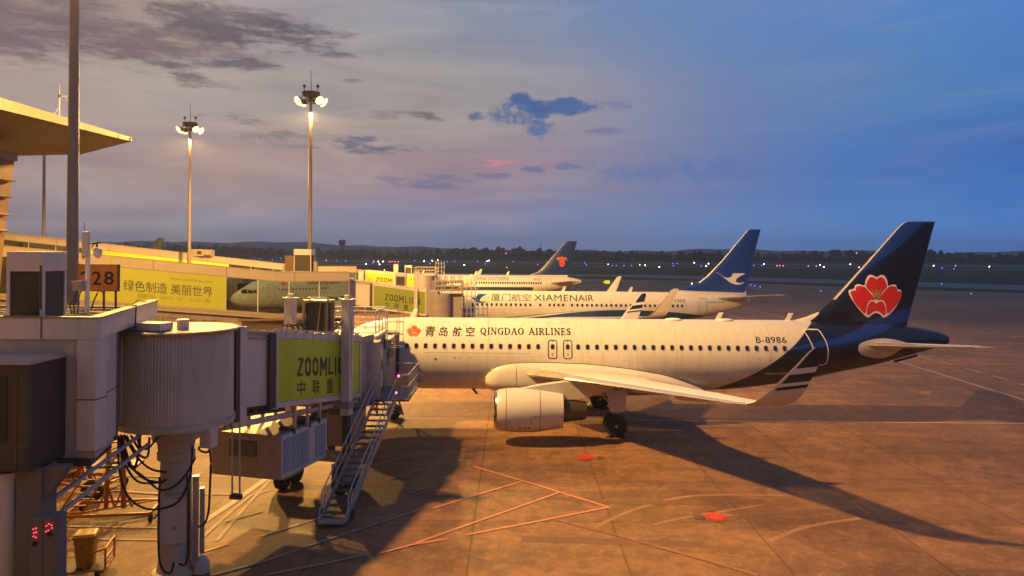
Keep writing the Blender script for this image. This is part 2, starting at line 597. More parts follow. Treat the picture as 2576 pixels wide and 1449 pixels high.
def pchip(xs, ys, x):
    xs, ys = np.array(xs, float), np.array(ys, float)
    h = np.diff(xs)
    d = np.diff(ys) / h
    m = np.zeros_like(ys)
    for i in range(1, len(xs) - 1):
        if d[i - 1] * d[i] > 0:
            w1, w2 = 2 * h[i] + h[i - 1], h[i] + 2 * h[i - 1]
            m[i] = (w1 + w2) / (w1 / d[i - 1] + w2 / d[i])
    m[0], m[-1] = d[0], d[-1]
    i = min(max(int(np.searchsorted(xs, x)) - 1, 0), len(xs) - 2)
    t = (x - xs[i]) / h[i]
    return float((2 * t ** 3 - 3 * t ** 2 + 1) * ys[i] + (t ** 3 - 2 * t ** 2 + t) * h[i] * m[i] + (-2 * t ** 3 + 3 * t ** 2) * ys[i + 1] + (t ** 3 - t ** 2) * h[i] * m[i + 1])


def hull_mesh(stations, n=56):
    xs = [s[0] for s in stations]
    cols = [[s[k] for s in stations] for k in (1, 2, 3)]
    L = xs[-1]
    samp = sorted(set([round(v, 3) for v in list(np.linspace(0, 1, 9) ** 2 * 6.0) + list(np.arange(6.5, L, 0.55)) + [L]]))
    mb = MB()
    rings = []
    for x in samp:
        zb, zt, hw = (pchip(xs, c, x) for c in cols)
        zc, rz = (zb + zt) / 2, (zt - zb) / 2
        rings.append([Vector((x, hw * math.sin(2 * PI * k / n), zc - rz * math.cos(2 * PI * k / n))) for k in range(n)])
    mb.loft(rings)
    return mb


A320_HULL = [(0, 3.12, 3.3, .06), (.25, 2.8, 3.74, .52), (.7, 2.5, 4.12, .9), (1.4, 2.22, 4.52, 1.25), (2.2, 2.02, 4.95, 1.52), (3.2, 1.9, 5.52, 1.78), (4.5, 1.82, 5.84, 1.93),
             (6, 1.78, 5.92, 1.975), (14, 1.78, 5.92, 1.975), (22.5, 1.8, 5.92, 1.975), (24.5, 1.88, 5.92, 1.96), (26.5, 2.1, 5.92, 1.92), (28.8, 2.45, 5.91, 1.79), (31, 2.92, 5.87, 1.5),
             (33.4, 3.42, 5.8, 1.14), (35.1, 3.92, 5.66, .86), (36.2, 4.22, 5.48, .66), (37.1, 4.48, 5.26, .44), (37.4, 4.6, 5.14, .34)]
B737_HULL = [(0, 2.72, 2.9, .06), (.25, 2.4, 3.3, .48), (.7, 2.1, 3.65, .85), (1.5, 1.8, 4.1, 1.22), (2.3, 1.62, 4.7, 1.5), (3.4, 1.5, 5.2, 1.72), (4.9, 1.44, 5.42, 1.85),
             (6.4, 1.42, 5.47, 1.88), (14, 1.42, 5.47, 1.88), (25, 1.44, 5.47, 1.88), (28, 1.75, 5.46, 1.84), (30.5, 2.2, 5.44, 1.68), (33.1, 2.8, 5.4, 1.35), (36.2, 3.58, 5.26, .8),
             (37.5, 4.05, 5.05, .45), (38.0, 4.3, 4.85, .22)]


def airfoil(n=9):
    t = [0.5 * (1 - math.cos(PI * i / n)) for i in range(n + 1)]
    y = [5 * (0.2969 * math.sqrt(x) - 0.126 * x - 0.3516 * x * x + 0.2843 * x ** 3 - 0.1036 * x ** 4) for x in t]
    up = [(x, v) for x, v in zip(t, y)]
    lo = [(x, -0.75 * v) for x, v in zip(t, y)]
    return up + lo[-2:0:-1]          # leading edge, over the top to the trailing edge, back underneath


AF = airfoil()
AF_TIP = [1 if (AF[j][0] + AF[(j + 1) % len(AF)][0]) / 2 < 0.02 else 0 for j in range(len(AF))]
AF_EDGE = [1 if (AF[j][0] + AF[(j + 1) % len(AF)][0]) / 2 < 0.09 else 0 for j in range(len(AF))]


def wing_part(name, secs, side, mats, parent, capa=True):
    """secs: (span, x of leading edge, z, chord, thickness ratio, cant in degrees)"""
    mb = MB()
    rings = []
    for s, xle, z, c, tc, ph in secs:
        p = RAD(ph)
        rings.append([Vector((xle + a * c, side * (s - math.sin(p) * b * tc * c), z + math.cos(p) * b * tc * c)) for a, b in AF])
    mb.loft(rings, capa=capa, mis=AF_EDGE)
    return mb.build(name, mats, parent, smooth=True, sharp=50)


def fin_part(secs, mats, parent, name='vertical_fin'):
    """secs: (z, leading edge x, trailing edge x, thickness)"""
    mb = MB()
    rings = []
    for z, a, b, t in secs:
        rings.append([Vector((a + u * (b - a), v * t * 10 if True else 0, z)) for u, v in [(q[0], q[1] if q[1] >= 0 else q[1] / 0.75) for q in AF]])
    mb.loft(rings, mis=AF_TIP)
    return mb.build(name, mats, parent, smooth=True, sharp=50)


class Skin:
    """ray casts sideways onto a hull, for paint, lettering and windows that follow it"""
    def __init__(self, *objs):
        vs, fs = [], []
        for o in objs:
            b = len(vs)
            vs += [v.co.copy() for v in o.data.vertices]
            fs += [tuple(i + b for i in p.vertices) for p in o.data.polygons]
        self.t = BVHTree.FromPolygons(vs, fs)

    def hit(self, x, z, side=-1):
        loc, nor, i, d = self.t.ray_cast(Vector((x, side * 12, z)), Vector((0, -side, 0)))
        if loc is None:
            return None, None
        if nor.y * side < 0:
            nor = -nor
        return loc, nor

    def lay(self, pts, off, side=-1):
        out, last = [], Vector((0, side * 1.0, 0))
        for x, z in pts:
            l, n = self.hit(x, z, side)
            if l is None:
                l = Vector((x, last.y, z))
                n = Vector((0, side, 0))
            last = l
            out.append(l + Vector((0, side, 0)) * off if abs(n.y) > 0.5 else l + n * off)
        return out


def decal(name, skin, parent, m, pts, faces, off=0.014, side=-1):
    bm = bmesh.new()
    vs = [bm.verts.new((p[0], 0, p[1])) for p in pts]
    for f in faces:
        try:
            bm.faces.new([vs[i] for i in f])
        except ValueError:
            pass
    zs = [p[1] for p in pts]
    if max(zs) - min(zs) > 0.12:
        st = max(0.07, (max(zs) - min(zs)) / 24)
        z = min(zs) + st
        while z < max(zs):
            bmesh.ops.bisect_plane(bm, geom=bm.verts[:] + bm.edges[:] + bm.faces[:], plane_co=(0, 0, z), plane_no=(0, 0, 1))
            z += st
    xs = [p[0] for p in pts]
    if max(xs) - min(xs) > 0.7:
        x = min(xs) + 0.22
        while x < max(xs):
            bmesh.ops.bisect_plane(bm, geom=bm.verts[:] + bm.edges[:] + bm.faces[:], plane_co=(x, 0, 0), plane_no=(1, 0, 0))
            x += 0.22
    for v_, q_ in zip(bm.verts, skin.lay([(v.co.x, v.co.z) for v in bm.verts], off, side)):
        v_.co = q_
    me = bpy.data.meshes.new(name)
    bm.to_mesh(me)
    bm.free()
    me.materials.append(m)
    return link(bpy.data.objects.new(name, me), parent)


def decal_text(name, skin, parent, m, body, x0, z0, width, height, bold=0.0, spacing=1.0, shear=0.0, off=0.014, side=-1):
    vs, fs = text2d(body, width, height, bold, spacing, shear)
    pts = [((x0 + a) if side < 0 else (x0 + width - a), z0 + b) for a, b in vs]
    return decal(name, skin, parent, m, pts, fs, off, side)


def outline(pts, w):
    """closed ribbon of width w along a 2D polygon"""
    n = len(pts)
    vs, fs = [], []
    for i in range(n):
        a, b, c = pts[i - 1], pts[i], pts[(i + 1) % n]
        t = Vector((c[0] - a[0], c[1] - a[1])).normalized()
        nrm = Vector((-t.y, t.x)) * (w / 2)
        vs += [(b[0] + nrm.x, b[1] + nrm.y), (b[0] - nrm.x, b[1] - nrm.y)]
    for i in range(n):
        j = (i + 1) % n
        fs.append((2 * i, 2 * i + 1, 2 * j + 1, 2 * j))
    return vs, fs


def rrect(x0, z0, x1, z1, r, k=5, m=4):
    out = []
    for cx, cz, a in ((x1 - r, z1 - r, 0), (x0 + r, z1 - r, 90), (x0 + r, z0 + r, 180), (x1 - r, z0 + r, 270)):
        for i in range(k + 1):
            t = RAD(a + 90 * i / k)
            out.append((cx + r * math.cos(t), cz + r * math.sin(t)))
    # extra points on the straight runs so that they follow the hull
    res = []
    for i, p in enumerate(out):
        q = out[(i + 1) % len(out)]
        res.append(p)
        d = math.hypot(q[0] - p[0], q[1] - p[1])
        for s in range(1, int(d / 0.2) + 1):
            t = s / (int(d / 0.2) + 1)
            res.append((p[0] + (q[0] - p[0]) * t, p[1] + (q[1] - p[1]) * t))
    return res


def ribbon(pts, w):
    vs, fs = [], []
    n = len(pts)
    for i in range(n):
        a, c = pts[max(i - 1, 0)], pts[min(i + 1, n - 1)]
        t = Vector((c[0] - a[0], c[1] - a[1])).normalized()
        nrm = Vector((-t.y, t.x)) * (w / 2)
        vs += [(pts[i][0] + nrm.x, pts[i][1] + nrm.y), (pts[i][0] - nrm.x, pts[i][1] - nrm.y)]
        if i:
            fs.append((2 * i - 2, 2 * i - 1, 2 * i + 1, 2 * i))
    return vs, fs


def window_mesh(w, h):
    mb = MB()
    for s, y, mi in ((1.0, 0.0, 0), (0.80, -0.006, 1)):
        p = rrect(-w / 2 * s, -h / 2 * s, w / 2 * s, h / 2 * s, w * 0.42 * s)
        mb.add([(a, y, b) for a, b in p], [tuple(range(len(p)))], mi)
    return mb.mesh('window', [M_winrim, M_jetglass])


def add_windows(root, skin, xs, z, w=0.25, h=0.35, sides=(-1,)):
    me = window_mesh(w, h)
    for side in sides:
        for x in xs:
            l, n = skin.hit(x, z, side)
            if l is None:
                continue
            o = link(bpy.data.objects.new('window', me), root)
            o.location = l + n * 0.012
            o.rotation_euler = (math.atan2(-n.z * side, abs(n.y)) * (1 if side < 0 else 1), 0, 0 if side < 0 else PI)
            if side < 0:
                o.rotation_euler = (-math.atan2(n.z, -n.y), 0, 0)
            else:
                o.rotation_euler = (-math.atan2(n.z, n.y), 0, PI)


def wheel(parent, c, r, w, rim_r, side):
    mb = MB()
    y0 = c[1] - w / 2
    mb.lathe((c[0], y0, c[2]), (0, 1, 0), [(0, rim_r), (0.0, r * .86), (w * .1, r * .96), (w * .3, r), (w * .7, r), (w * .9, r * .96), (w, r * .86), (w, rim_r)], 36)
    t = mb.build('tyre', M_tyre, parent, smooth=True)
    hb = MB()
    hb.lathe((c[0], c[1] - side * 0 + side * (w / 2 - 0.05), c[2]), (0, side, 0), [(0, rim_r), (0.03, rim_r * .95), (0.0, rim_r * .7), (0.015, rim_r * .4), (0.06, rim_r * .28), (0.07, 0.01)], 24)
    hb.build('hub', M_grey, parent, smooth=True)
    return t


def main_gear(root, x, y, side, r=0.60, ztop=2.6):
    g0 = link(bpy.data.objects.new('main_gear', None), root)
    mb = MB()
    mb.tube([(x, y, ztop), (x, y, r)], 0.13, 12)
    mb.tube([(x, y - 0.5, r), (x, y + 0.5, r)], 0.09, 10)
    mb.tube([(x - 0.9, y - side * 0.9, ztop - 0.2), (x, y, 1.35)], 0.06, 8)
    mb.tube([(x + 0.12, y, 1.2), (x + 0.38, y, 0.95), (x + 0.12, y, r + .05)], 0.045, 6)
    mb.build('strut', M_grey, g0, smooth=True)
    for s in (-1, 1):
        wheel(g0, (x, y + s * 0.44, r), r, 0.40, r * .48, s)
    d = MB()
    d.prism([(x - 0.55, y + side * 0.62, 2.5), (x + 0.55, y + side * 0.62, 2.5), (x + 0.42, y + side * 0.62, 1.35), (x - 0.35, y + side * 0.62, 1.35)], (0, -side * 0.05, 0))
    d.build('gear_door', M_wing, g0)
    ch = MB()
    for s in (-1, 1):
        ch.prism([(x + s * (r * .55), y - .7, 0.004), (x + s * (r * .55 + .32), y - .7, 0.004), (x + s * (r * .62), y - .7, 0.22)], (0, 1.4, 0))
    ch.build('wheel_chock', M_brown, g0)


def nose_gear(root, x, ztop=2.0, r=0.39):
    g0 = link(bpy.data.objects.new('nose_gear', None), root)
    mb = MB()
    mb.tube([(x - .15, 0, ztop), (x, 0, r)], 0.09, 10)
    mb.tube([(x, -.32, r), (x, .32, r)], 0.06, 8)
    mb.tube([(x - 1.0, 0, ztop), (x - .05, 0, 1.1)], 0.05, 8)
    mb.build('strut', M_grey, g0, smooth=True)
    for s in (-1, 1):
        wheel(g0, (x, s * 0.27, r), r, 0.24, r * .5, s)


def engine(root, x0, x1, xe, yc, zc, r, side, mpaint, flat=0.0):
    e = link(bpy.data.objects.new('engine', None), root)
    L = x1 - x0

    def ringset(prof, n=40):
        rr = []
        for h, q in prof:
            rr.append([Vector((x0 + h, yc + q * math.cos(2 * PI * k / n), zc + q * math.sin(2 * PI * k / n) * (1 - flat * (1 if math.sin(2 * PI * k / n) < 0 else 0)))) for k in range(n)])
        return rr
    mb = MB()
    mb.loft(ringset([(0.16, r * .885), (0.3, r * .93), (0.7, r * .98), (1.15, r), (1.6, r), (2.2, r * .975), (2.75, r * .90), (L, r * .80), (L - .02, r * .77), (L - 0.7, r * .72)]), False, True)
    mb.build('cowling', mpaint, e, smooth=True)
    lp = MB()
    lp.loft(ringset([(0.17, r * .886), (0.06, r * .855), (0.0, r * .80), (0.06, r * .75), (0.18, r * .725)]), False, False)
    lp.build('inlet_lip', M_chrome, e, smooth=True, sharp=0)
    fn = MB()
    fn.loft(ringset([(0.16, r * .725), (0.5, r * .74), (0.95, r * .75)]), False, False)
    fn.loft(ringset([(0.95, r * .75), (0.955, 0.02)]), False, True)
    fn.loft(ringset([(0.6, 0.02), (0.72, .12), (0.95, .26)]), True, False)
    for k in range(24):
        a = 2 * PI * k / 24
        u, w = Vector((0, math.cos(a), math.sin(a))), Vector((0, -math.sin(a), math.cos(a)))
        c = Vector((x0 + .9, yc, zc))
        fn.add([c + u * .24 - w * .03, c + u * .24 + w * .03 + Vector((-.1, 0, 0)), c + u * r * .73 + w * .1 + Vector((-.08, 0, 0)), c + u * r * .73 - w * .06], [(0, 1, 2, 3)])
    fn.build('fan', M_dark, e)
    ex = MB()
    ex.loft(ringset([(L - 0.65, r * .60), (L - .1, r * .57), (L + .35, r * .50), (xe - x0 - .35, r * .40), (xe - x0 - .36, r * .37), (L, r * .33)]), False, False)
    ex.loft(ringset([(L, r * .33), (xe - x0 - .35, r * .26), (xe - x0 + .1, 0.03)]), False, True)
    ex.build('exhaust', M_exh, e, smooth=True)
    # seams of the fan cowl and the reverser
    for h, q in ((0.62, .974), (2.32, .963)):
        sm = MB()
        sm.loft(ringset([(h - .012, r * q + .006), (h + .012, r * q + .006)]), False, False)
        sm.build('cowl_seam', M_seam, e)
    return e


def pylon(root, pts, yc, w, m):
    mb = MB()
    n = len(pts)
    rings = []
    for s in (-1, -0.6, 0.6, 1):
        sc_ = 0.93 if abs(s) == 1 else 1.0
        cx_, cz_ = sum(p[0] for p in pts) / n, sum(p[1] for p in pts) / n
        rings.append([Vector((cx_ + (x - cx_) * sc_, yc + s * w, cz_ + (z - cz_) * sc_)) for x, z in pts])
    mb.loft(rings)
    return mb.build('engine_pylon', m, root, smooth=True)


def tail_paint(kind, root, curves):
    """livery: colours bounded by curves in the airliner's own x / z coordinates"""
    m = bpy.data.materials.new(kind + '_livery')
    m.use_nodes = True
    nt = m.node_tree
    q = G(nt)
    b = nt.nodes['Principled BSDF']
    t = q.n('ShaderNodeTexCoord')
    t.object = root
    x, y, z = q.sep(t.outputs['Object'])[:3]
    n1 = q.noise(t.outputs['Object'], 0.5, 6, 0.6)
    mp = q.n('ShaderNodeMapping')
    mp.inputs['Scale'].default_value = (2.0, 1, 0.25)
    nt.links.new(t.outputs['Object'], mp.inputs[0])
    n2 = q.noise(mp.outputs[0], 1.6, 6, 0.65)
    white = q.mix(q.m('MULTIPLY', q.step(n2, 0.42, 0.72), 0.3), (0.60, 0.575, 0.52, 1), (0.40, 0.36, 0.31, 1))
    # faint skin joints
    for per, k_, src in ((5.3, .45, x), (2.65, .22, x), (1.31, .2, z)):
        fx = q.m('ABSOLUTE', q.m('SUBTRACT', q.m('FRACT', q.m('DIVIDE', src, per)), 0.5))
        white = q.mix(q.m('MULTIPLY', q.step(fx, 0.5 - .022 / per, 0.5 - .008 / per, False), k_), white, (0.25, 0.22, 0.2, 1))
    # panels differ a little in tone
    pw = q.n('ShaderNodeTexWhiteNoise', noise_dimensions='2D')
    nt.links.new(q.xyz(q.m('FLOOR', q.m('ADD', q.m('DIVIDE', x, 2.65), .5)), q.m('FLOOR', q.m('ADD', q.m('DIVIDE', z, 1.31), .5)), 0), pw.inputs['Vector'])
    white = q.mix(q.m('MULTIPLY', pw.outputs[0], 0.10), white, (0.42, 0.39, 0.34, 1))
    col = white
    for c in curves(q, x, y, z):
        f, cc = c
        col = q.mix(f, col, cc)
    nt.links.new(col, b.inputs['Base Color'])
    b.inputs['Roughness'].default_value = 0.3
    nt.links.new(q.m('MULTIPLY_ADD', n1, 0.16, 0.22), b.inputs['Roughness'])
    b.inputs['Coat Weight'].default_value = 0.12
    b.inputs['Coat Roughness'].default_value = 0.2
    return m


def thresh(q, v, w=0.015):
    return q.step(v, -w, w, False)


FLOWER_OUT = [(683, 562), (720, 543), (755, 550), (780, 590), (792, 640), (830, 627), (865, 635), (878, 668), (905, 675), (918, 705), (905, 760), (860, 840), (800, 905), (752, 927), (730, 905), (688, 886),
              (650, 900), (612, 927), (560, 890), (500, 820), (450, 745), (433, 700), (440, 680), (480, 668), (490, 640), (520, 625), (573, 638), (585, 590), (610, 548), (645, 543)]
FLOWER_TOP = [(683, 582), (712, 562), (742, 568), (764, 600), (778, 650), (726, 706), (686, 768), (642, 706), (590, 650), (602, 600), (624, 564), (655, 564)]
FLOWER_LEFT = [(500, 655), (530, 643), (580, 655), (640, 722), (672, 770), (632, 768), (600, 805), (584, 888), (545, 862), (484, 790), (458, 730), (453, 695), (495, 684)]
FLOWER_RIGHT = [(1370 - x, y) for x, y in FLOWER_LEFT]
FLOWER_LOW = [(598, 890), (602, 835), (626, 788), (658, 782), (685, 800), (712, 782), (744, 788), (768, 835), (772, 890), (752, 908), (728, 884), (685, 868), (642, 884), (618, 908)]


def flower(root, skin, name, cx, cz, s, reds, white, gold, off=0.012, side=-1):
    """blossom emblem of four petals, s = metres per unit; side view coordinates"""
    def conv(poly, k=3):
        return [(cx + (x - 684) * s * (1 if side < 0 else 1), cz - (y - 735) * s) for x, y in smooth_poly(poly, k)]
    e = None
    if white:
        p = conv(FLOWER_OUT)
        e = decal(name, skin, root, M_offwhite, p, tri_fill(p), off, side)
    for poly in (FLOWER_TOP, FLOWER_LEFT, FLOWER_RIGHT, FLOWER_LOW):
        p = conv(poly)
        o = decal('petal' if e else name, skin, e or root, reds, p, tri_fill(p), off + 0.006, side)
        e = e or o
    if gold:
        vs, fs = [], []
        for k in range(11):
            a = RAD(-58 + 116 * k / 10)
            L_ = 85 + 22 * ((k * 7) % 3 - 1)
            v, f = ribbon([(cx, cz - 30 * s), (cx + math.sin(a) * L_ * .7 * s, cz + (math.cos(a) * L_ - 20) * s)], 7 * s)
            fs += [tuple(i + len(vs) for i in t) for t in f]
            vs += v
        decal('stamen', skin, e, M_gold, vs, fs, off + 0.012, side)
    return e


def bird(root, skin, m, name, x0, z0, s, off=0.012):
    pts = [(835, 663), (872, 670), (905, 690), (950, 722), (1000, 740), (1045, 726), (1068, 702), (1084, 676), (1245, 677), (1195, 704), (1145, 735), (1116, 772), (1128, 796), (1172, 806), (1238, 796), (1200, 816),
           (1150, 828), (1092, 823), (1032, 796), (982, 757), (922, 706), (880, 678)]
    p = [(x0 + (a - 835) * s, z0 - (b - 745) * s) for a, b in smooth_poly(pts, 2)]
    return decal(name, skin, root, m, p, tri_fill(p), off)


def antenna(root, x, z, h=0.45, c=0.38):
    mb = MB()
    mb.prism([(x, -0.02, z - .06), (x + c, -0.02, z - .06), (x + c + .22, -0.02, z + h), (x + c * .6 + .1, -0.02, z + h)], (0, .04, 0))
    mb.build('antenna', M_white, root)


def wings_a320(root, shark_mats, dx=0.0, jet_m=M_wing):
    for side in (-1, 1):
        wing_part('wing', [(1.4, 12.2 + dx, 2.88, 7.1, .125, 5), (2.6, 13.0 + dx, 3.02, 6.0, .12, 5), (6.4, 14.95 + dx, 3.38, 3.95, .115, 5), (11.5, 17.6 + dx, 3.80, 2.75, .105, 5),
                           (16.3, 20.1 + dx, 4.2, 1.62, .10, 6), (16.9, 20.45 + dx, 4.27, 1.52, .095, 14)], side, [jet_m, M_slat], root)
        wing_part('sharklet', [(16.9, 20.45 + dx, 4.27, 1.52, .095, 14), (17.25, 20.7 + dx, 4.42, 1.44, .085, 32), (17.5, 20.95 + dx, 4.68, 1.34, .08, 52), (17.65, 21.2 + dx, 4.98, 1.22, .075, 66),
                               (17.82, 21.95 + dx, 5.8, .82, .07, 76), (17.92, 22.42 + dx, 6.36, .5, .07, 78), (17.93, 22.62 + dx, 6.5, .28, .07, 78)], side, shark_mats, root, capa=False)
        for yy, xa, L_, z in ((5.2, 16.6, 3.2, 2.95), (8.7, 17.6, 2.9, 3.3), (12.2, 18.9, 2.6, 3.62)):
            mb = MB()
            mb.lathe((xa + dx, side * yy, z), (1, 0, 0.02), [(0, .02), (.3, .13), (1.0, .2), (1.8, .19), (L_ - .4, .1), (L_, .02)], 14)
            mb.build('flap_fairing', jet_m, root, smooth=True)


def tailplane(root, secs, mats):
    for side in (-1, 1):
        wing_part('tailplane', secs, side, mats, root)


def fairing(root, secs, m, name='belly_fairing', n=56, ex=2.9):
    """secs: (x, zlow, zhigh, half width)"""
    mb = MB()
    xs = [s[0] for s in secs]
    rings = []
    for x in np.linspace(xs[0], xs[-1], 36):
        zb, zt, hw = (pchip(xs, [s[k] for s in secs], x) for k in (1, 2, 3))
        r = []
        for k in range(n):
            a = 2 * PI * k / n
            cs, sn = math.cos(a), math.sin(a)
            r.append(Vector((x, hw * math.copysign(abs(sn) ** (2 / ex), sn), (zb + zt) / 2 - (zt - zb) / 2 * math.copysign(abs(cs) ** (2 / ex), cs))))
        rings.append(r)
    mb.loft(rings)
    return mb.build(name, m, root, smooth=True, sharp=50)


def cockpit(root, skin, x0, z0, s=1.0):
    for side in (-1, 1):
        for poly in ([(0, 0), (.62, -.03), (.74, .52), (.36, .5)], [(.72, -.03), (1.3, -.02), (1.36, .42), (.84, .54)], [(1.4, 0), (1.82, .05), (1.72, .36), (1.46, .42)]):
            p = [(x0 + a * s, z0 + b * s) for a, b in poly]
            decal('cockpit_window', skin, root, M_jetglass, p, [tuple(range(4))], 0.015, side)


def door_outline(root, skin, name, x0, z0, x1, z1, m, w=0.05, r=0.15, side=-1, mesh_label=None):
    v, f = outline(rrect(x0, z0, x1, z1, r), w)
    return decal(name, skin, root, m, v, f, 0.013, side)


# ---- the nearest aircraft: white hull, navy tail with the red blossom
AX_Y, NOSE_X = 45.0, -11.9
jet1 = thing('airliner', 'white airliner with navy tail and red blossom emblem parked nearest the window', 'airliner', (NOSE_X, AX_Y, 0), group='airliners parked at the gates')


def livery1(q, x, y, z):
    navy, blue = (0.004, 0.007, 0.030, 1), (0.006, 0.030, 0.21, 1)
    xb = q.curve(z, [(1.5, 22.6), (2.0, 23.52), (2.92, 25.43), (4.36, 27.49), (5.46, 28.73), (6.48, 29.95), (7.5, 29.6)], 1.5, 7.5, 20, 32)
    tail = thresh(q, q.m('SUBTRACT', x, xb))
    up = q.curve(x, [(26, 4.05), (28.37, 4.67), (30.58, 5.11), (31.9, 5.55), (32.66, 5.83), (34.7, 6.56), (37.5, 7.2)], 26, 37.5, 3, 8)
    lo = q.curve(x, [(26, 4.2), (28.37, 4.48), (30.9, 4.79), (32.8, 5.23), (33.8, 5.55), (34.6, 5.80), (37.5, 6.0)], 26, 37.5, 3, 8)
    sw = q.m('MULTIPLY', thresh(q, q.m('SUBTRACT', up, z), .03), thresh(q, q.m('SUBTRACT', z, lo), .03))
    fn = q.curve(x, [(29, 6.6), (30.3, 7.25), (31.5, 8.27), (33.1, 9.2), (34.7, 10.4), (36.0, 11.68), (37.5, 13.0)], 29, 37.5, 6, 14)
    fin = q.m('MULTIPLY', thresh(q, q.m('SUBTRACT', z, fn), .05), q.step(z, 6.6, 6.7))
    return [(tail, navy), (q.m('MULTIPLY', tail, q.m('MAXIMUM', sw, fin)), blue)]


L1 = tail_paint('blossom_airliner', jet1, livery1)
hull = hull_mesh(A320_HULL).build('fuselage', L1, jet1, smooth=True, sharp=60)
fin = fin_part([(5.3, 28.0, 34.98, .02), (5.9, 28.4, 35.14, .024), (6.1, 29.1, 35.2, .03), (6.44, 29.96, 35.28, .034), (7.16, 30.74, 35.47, .034), (9.3, 32.65, 36.04, .028), (11.3, 34.42, 36.57, .02),
                (11.6, 34.72, 36.65, .017), (11.74, 34.98, 36.69, .012), (11.77, 35.3, 36.69, .004)], [L1, mat('fin_leading_edge', (0.45, 0.44, 0.45), 0.35)], jet1)
# the lowest part of the leading edge is painted like the tail
for p in fin.data.polygons:
    if p.material_index == 1 and p.center.z < 7.05:
        p.material_index = 0
sk1, skf1 = Skin(hull), Skin(fin)


def shark_paint(root, dx=0.0):
    m = bpy.data.materials.new('striped_winglet_paint')
    m.use_nodes = True
    q = G(m.node_tree)
    t = q.n('ShaderNodeTexCoord')
    t.object = root
    x, y, z = q.sep(t.outputs['Object'])[:3]
    s = q.m('SUBTRACT', z, q.m('MULTIPLY', q.m('SUBTRACT', x, 22.0 + dx), 0.12))
    st = [(0, (0.50, 0.48, 0.46, 1)), ((4.98 - 4) / 3, (0.010, 0.014, 0.04, 1)), ((5.10 - 4) / 3, (0.62, 0.60, 0.58, 1)), ((5.21 - 4) / 3, (0.010, 0.014, 0.04, 1)),
          ((5.52 - 4) / 3, (0.62, 0.60, 0.58, 1)), ((5.72 - 4) / 3, (0.010, 0.014, 0.04, 1))]
    c = q.ramp(q.m('DIVIDE', q.m('SUBTRACT', s, 4.0), 3.0), st, 'CONSTANT')
    m.node_tree.links.new(c, m.node_tree.nodes['Principled BSDF'].inputs['Base Color'])
    m.node_tree.nodes['Principled BSDF'].inputs['Roughness'].default_value = 0.35
    return m


wings_a320(jet1, [shark_paint(jet1), M_wing])
fair1 = fairing(jet1, [(10.45, 2.1, 3.0, 1.75), (10.65, 1.9, 3.4, 1.98), (11.1, 1.72, 3.75, 2.1), (11.9, 1.6, 3.98, 2.18), (13.2, 1.54, 4.05, 2.22), (15.5, 1.52, 3.98, 2.23), (17.5, 1.55, 3.78, 2.21), (19.5, 1.62, 3.4, 2.16), (21.0, 1.72, 2.95, 2.06), (22.2, 1.82, 2.4, 1.85), (22.8, 1.9, 2.1, 1.6)], M_jetwhite)
skf_ = Skin(fair1)
line = []
for x_ in np.arange(10.7, 22.2, .25):
    z_ = 4.6
    while z_ > 1.9:
        a_, b_ = sk1.hit(x_, z_)[0], skf_.hit(x_, z_)[0]
        if a_ is not None and b_ is not None and b_.y < a_.y:
            break
        z_ -= .015
    if z_ > 1.95:
        line.append((x_, z_))
v, f = ribbon(line, .035)
decal('fairing_seam', Skin(hull, fair1), jet1, M_seam, v, f, .012)
for x_ in (12.2, 13.85):
    v, f = ribbon([(x_, z_) for z_ in np.arange(2.0 if x_ < 13 else 3.0, 3.55, .1)], .02)
    decal('fairing_seam', skf_, jet1, M_seam, v, f, .012)
tailplane(jet1, [(0.5, 31.3, 4.52, 4.4, .10, 6), (1.0, 31.95, 4.6, 4.0, .10, 6), (6.05, 35.0, 5.14, 1.55, .09, 6), (6.22, 35.3, 5.16, 1.15, .08, 6)], [M_wing, M_slat])
for s in (-1, 1):
    pl = smooth_poly([(31.75, 4.75), (33.2, 5.02), (34.6, 4.74), (34.3, 4.4), (33.3, 3.86), (31.8, 4.12)], 3)
    decal('trim_plate', sk1, jet1, M_wing, pl, tri_fill(pl), 0.02, s)
    eng = engine(jet1, 11.05, 14.55, 16.1, s * 5.75, 1.72, 1.12, s, M_jetwhite)
    pylon(jet1, [(12.2, 2.78), (13.2, 3.02), (14.6, 3.22), (16.2, 3.36), (17.6, 3.2), (17.0, 2.8), (15.6, 2.3), (14.6, 2.25), (13.4, 2.5)], s * 5.75, 0.2, M_wing)
    main_gear(jet1, 17.5, s * 3.8, s)
nose_gear(jet1, 5.07)
cockpit(jet1, sk1, 1.15, 4.12)
add_windows(jet1, sk1, [6.03 + .527 * i for i in range(15)] + [14.22, 15.07] + [15.66 + .5275 * i for i in range(23)], 4.48, sides=(-1,))
add_windows(jet1, sk1, [6.03 + .527 * i for i in range(16)], 4.48, sides=(1,))
for xc in (14.22, 15.07):
    door_outline(jet1, sk1, 'emergency_exit', xc - .235, 3.84, xc + .235, 4.84, M_black, 0.05, 0.12)
    for zz in (4.76, 4.1, 4.03):
        decal('exit_mark', sk1, jet1, M_red, [(xc - .05, zz), (xc + .05, zz), (xc + .05, zz + .035), (xc - .05, zz + .035)], [(0, 1, 2, 3)], 0.02)
v, f = outline([(28.55 + .33 * t, 5.50 - .85 * t) if t < 1 else (28.88, 4.65) for t in (0, .5, 1)] + [(28.93, 4.2), (28.9, 3.55), (29.55, 3.53), (29.73, 3.62), (29.79, 3.8), (29.8, 4.4), (29.7, 4.9), (29.52, 5.35), (29.42, 5.5), (29.0, 5.51)], 0.055)
decal('rear_door', sk1, jet1, M_offwhite, v, f, 0.014)
door_outline(jet1, sk1, 'front_door', 4.6, 3.42, 5.42, 5.28, M_seam, 0.03, 0.16)
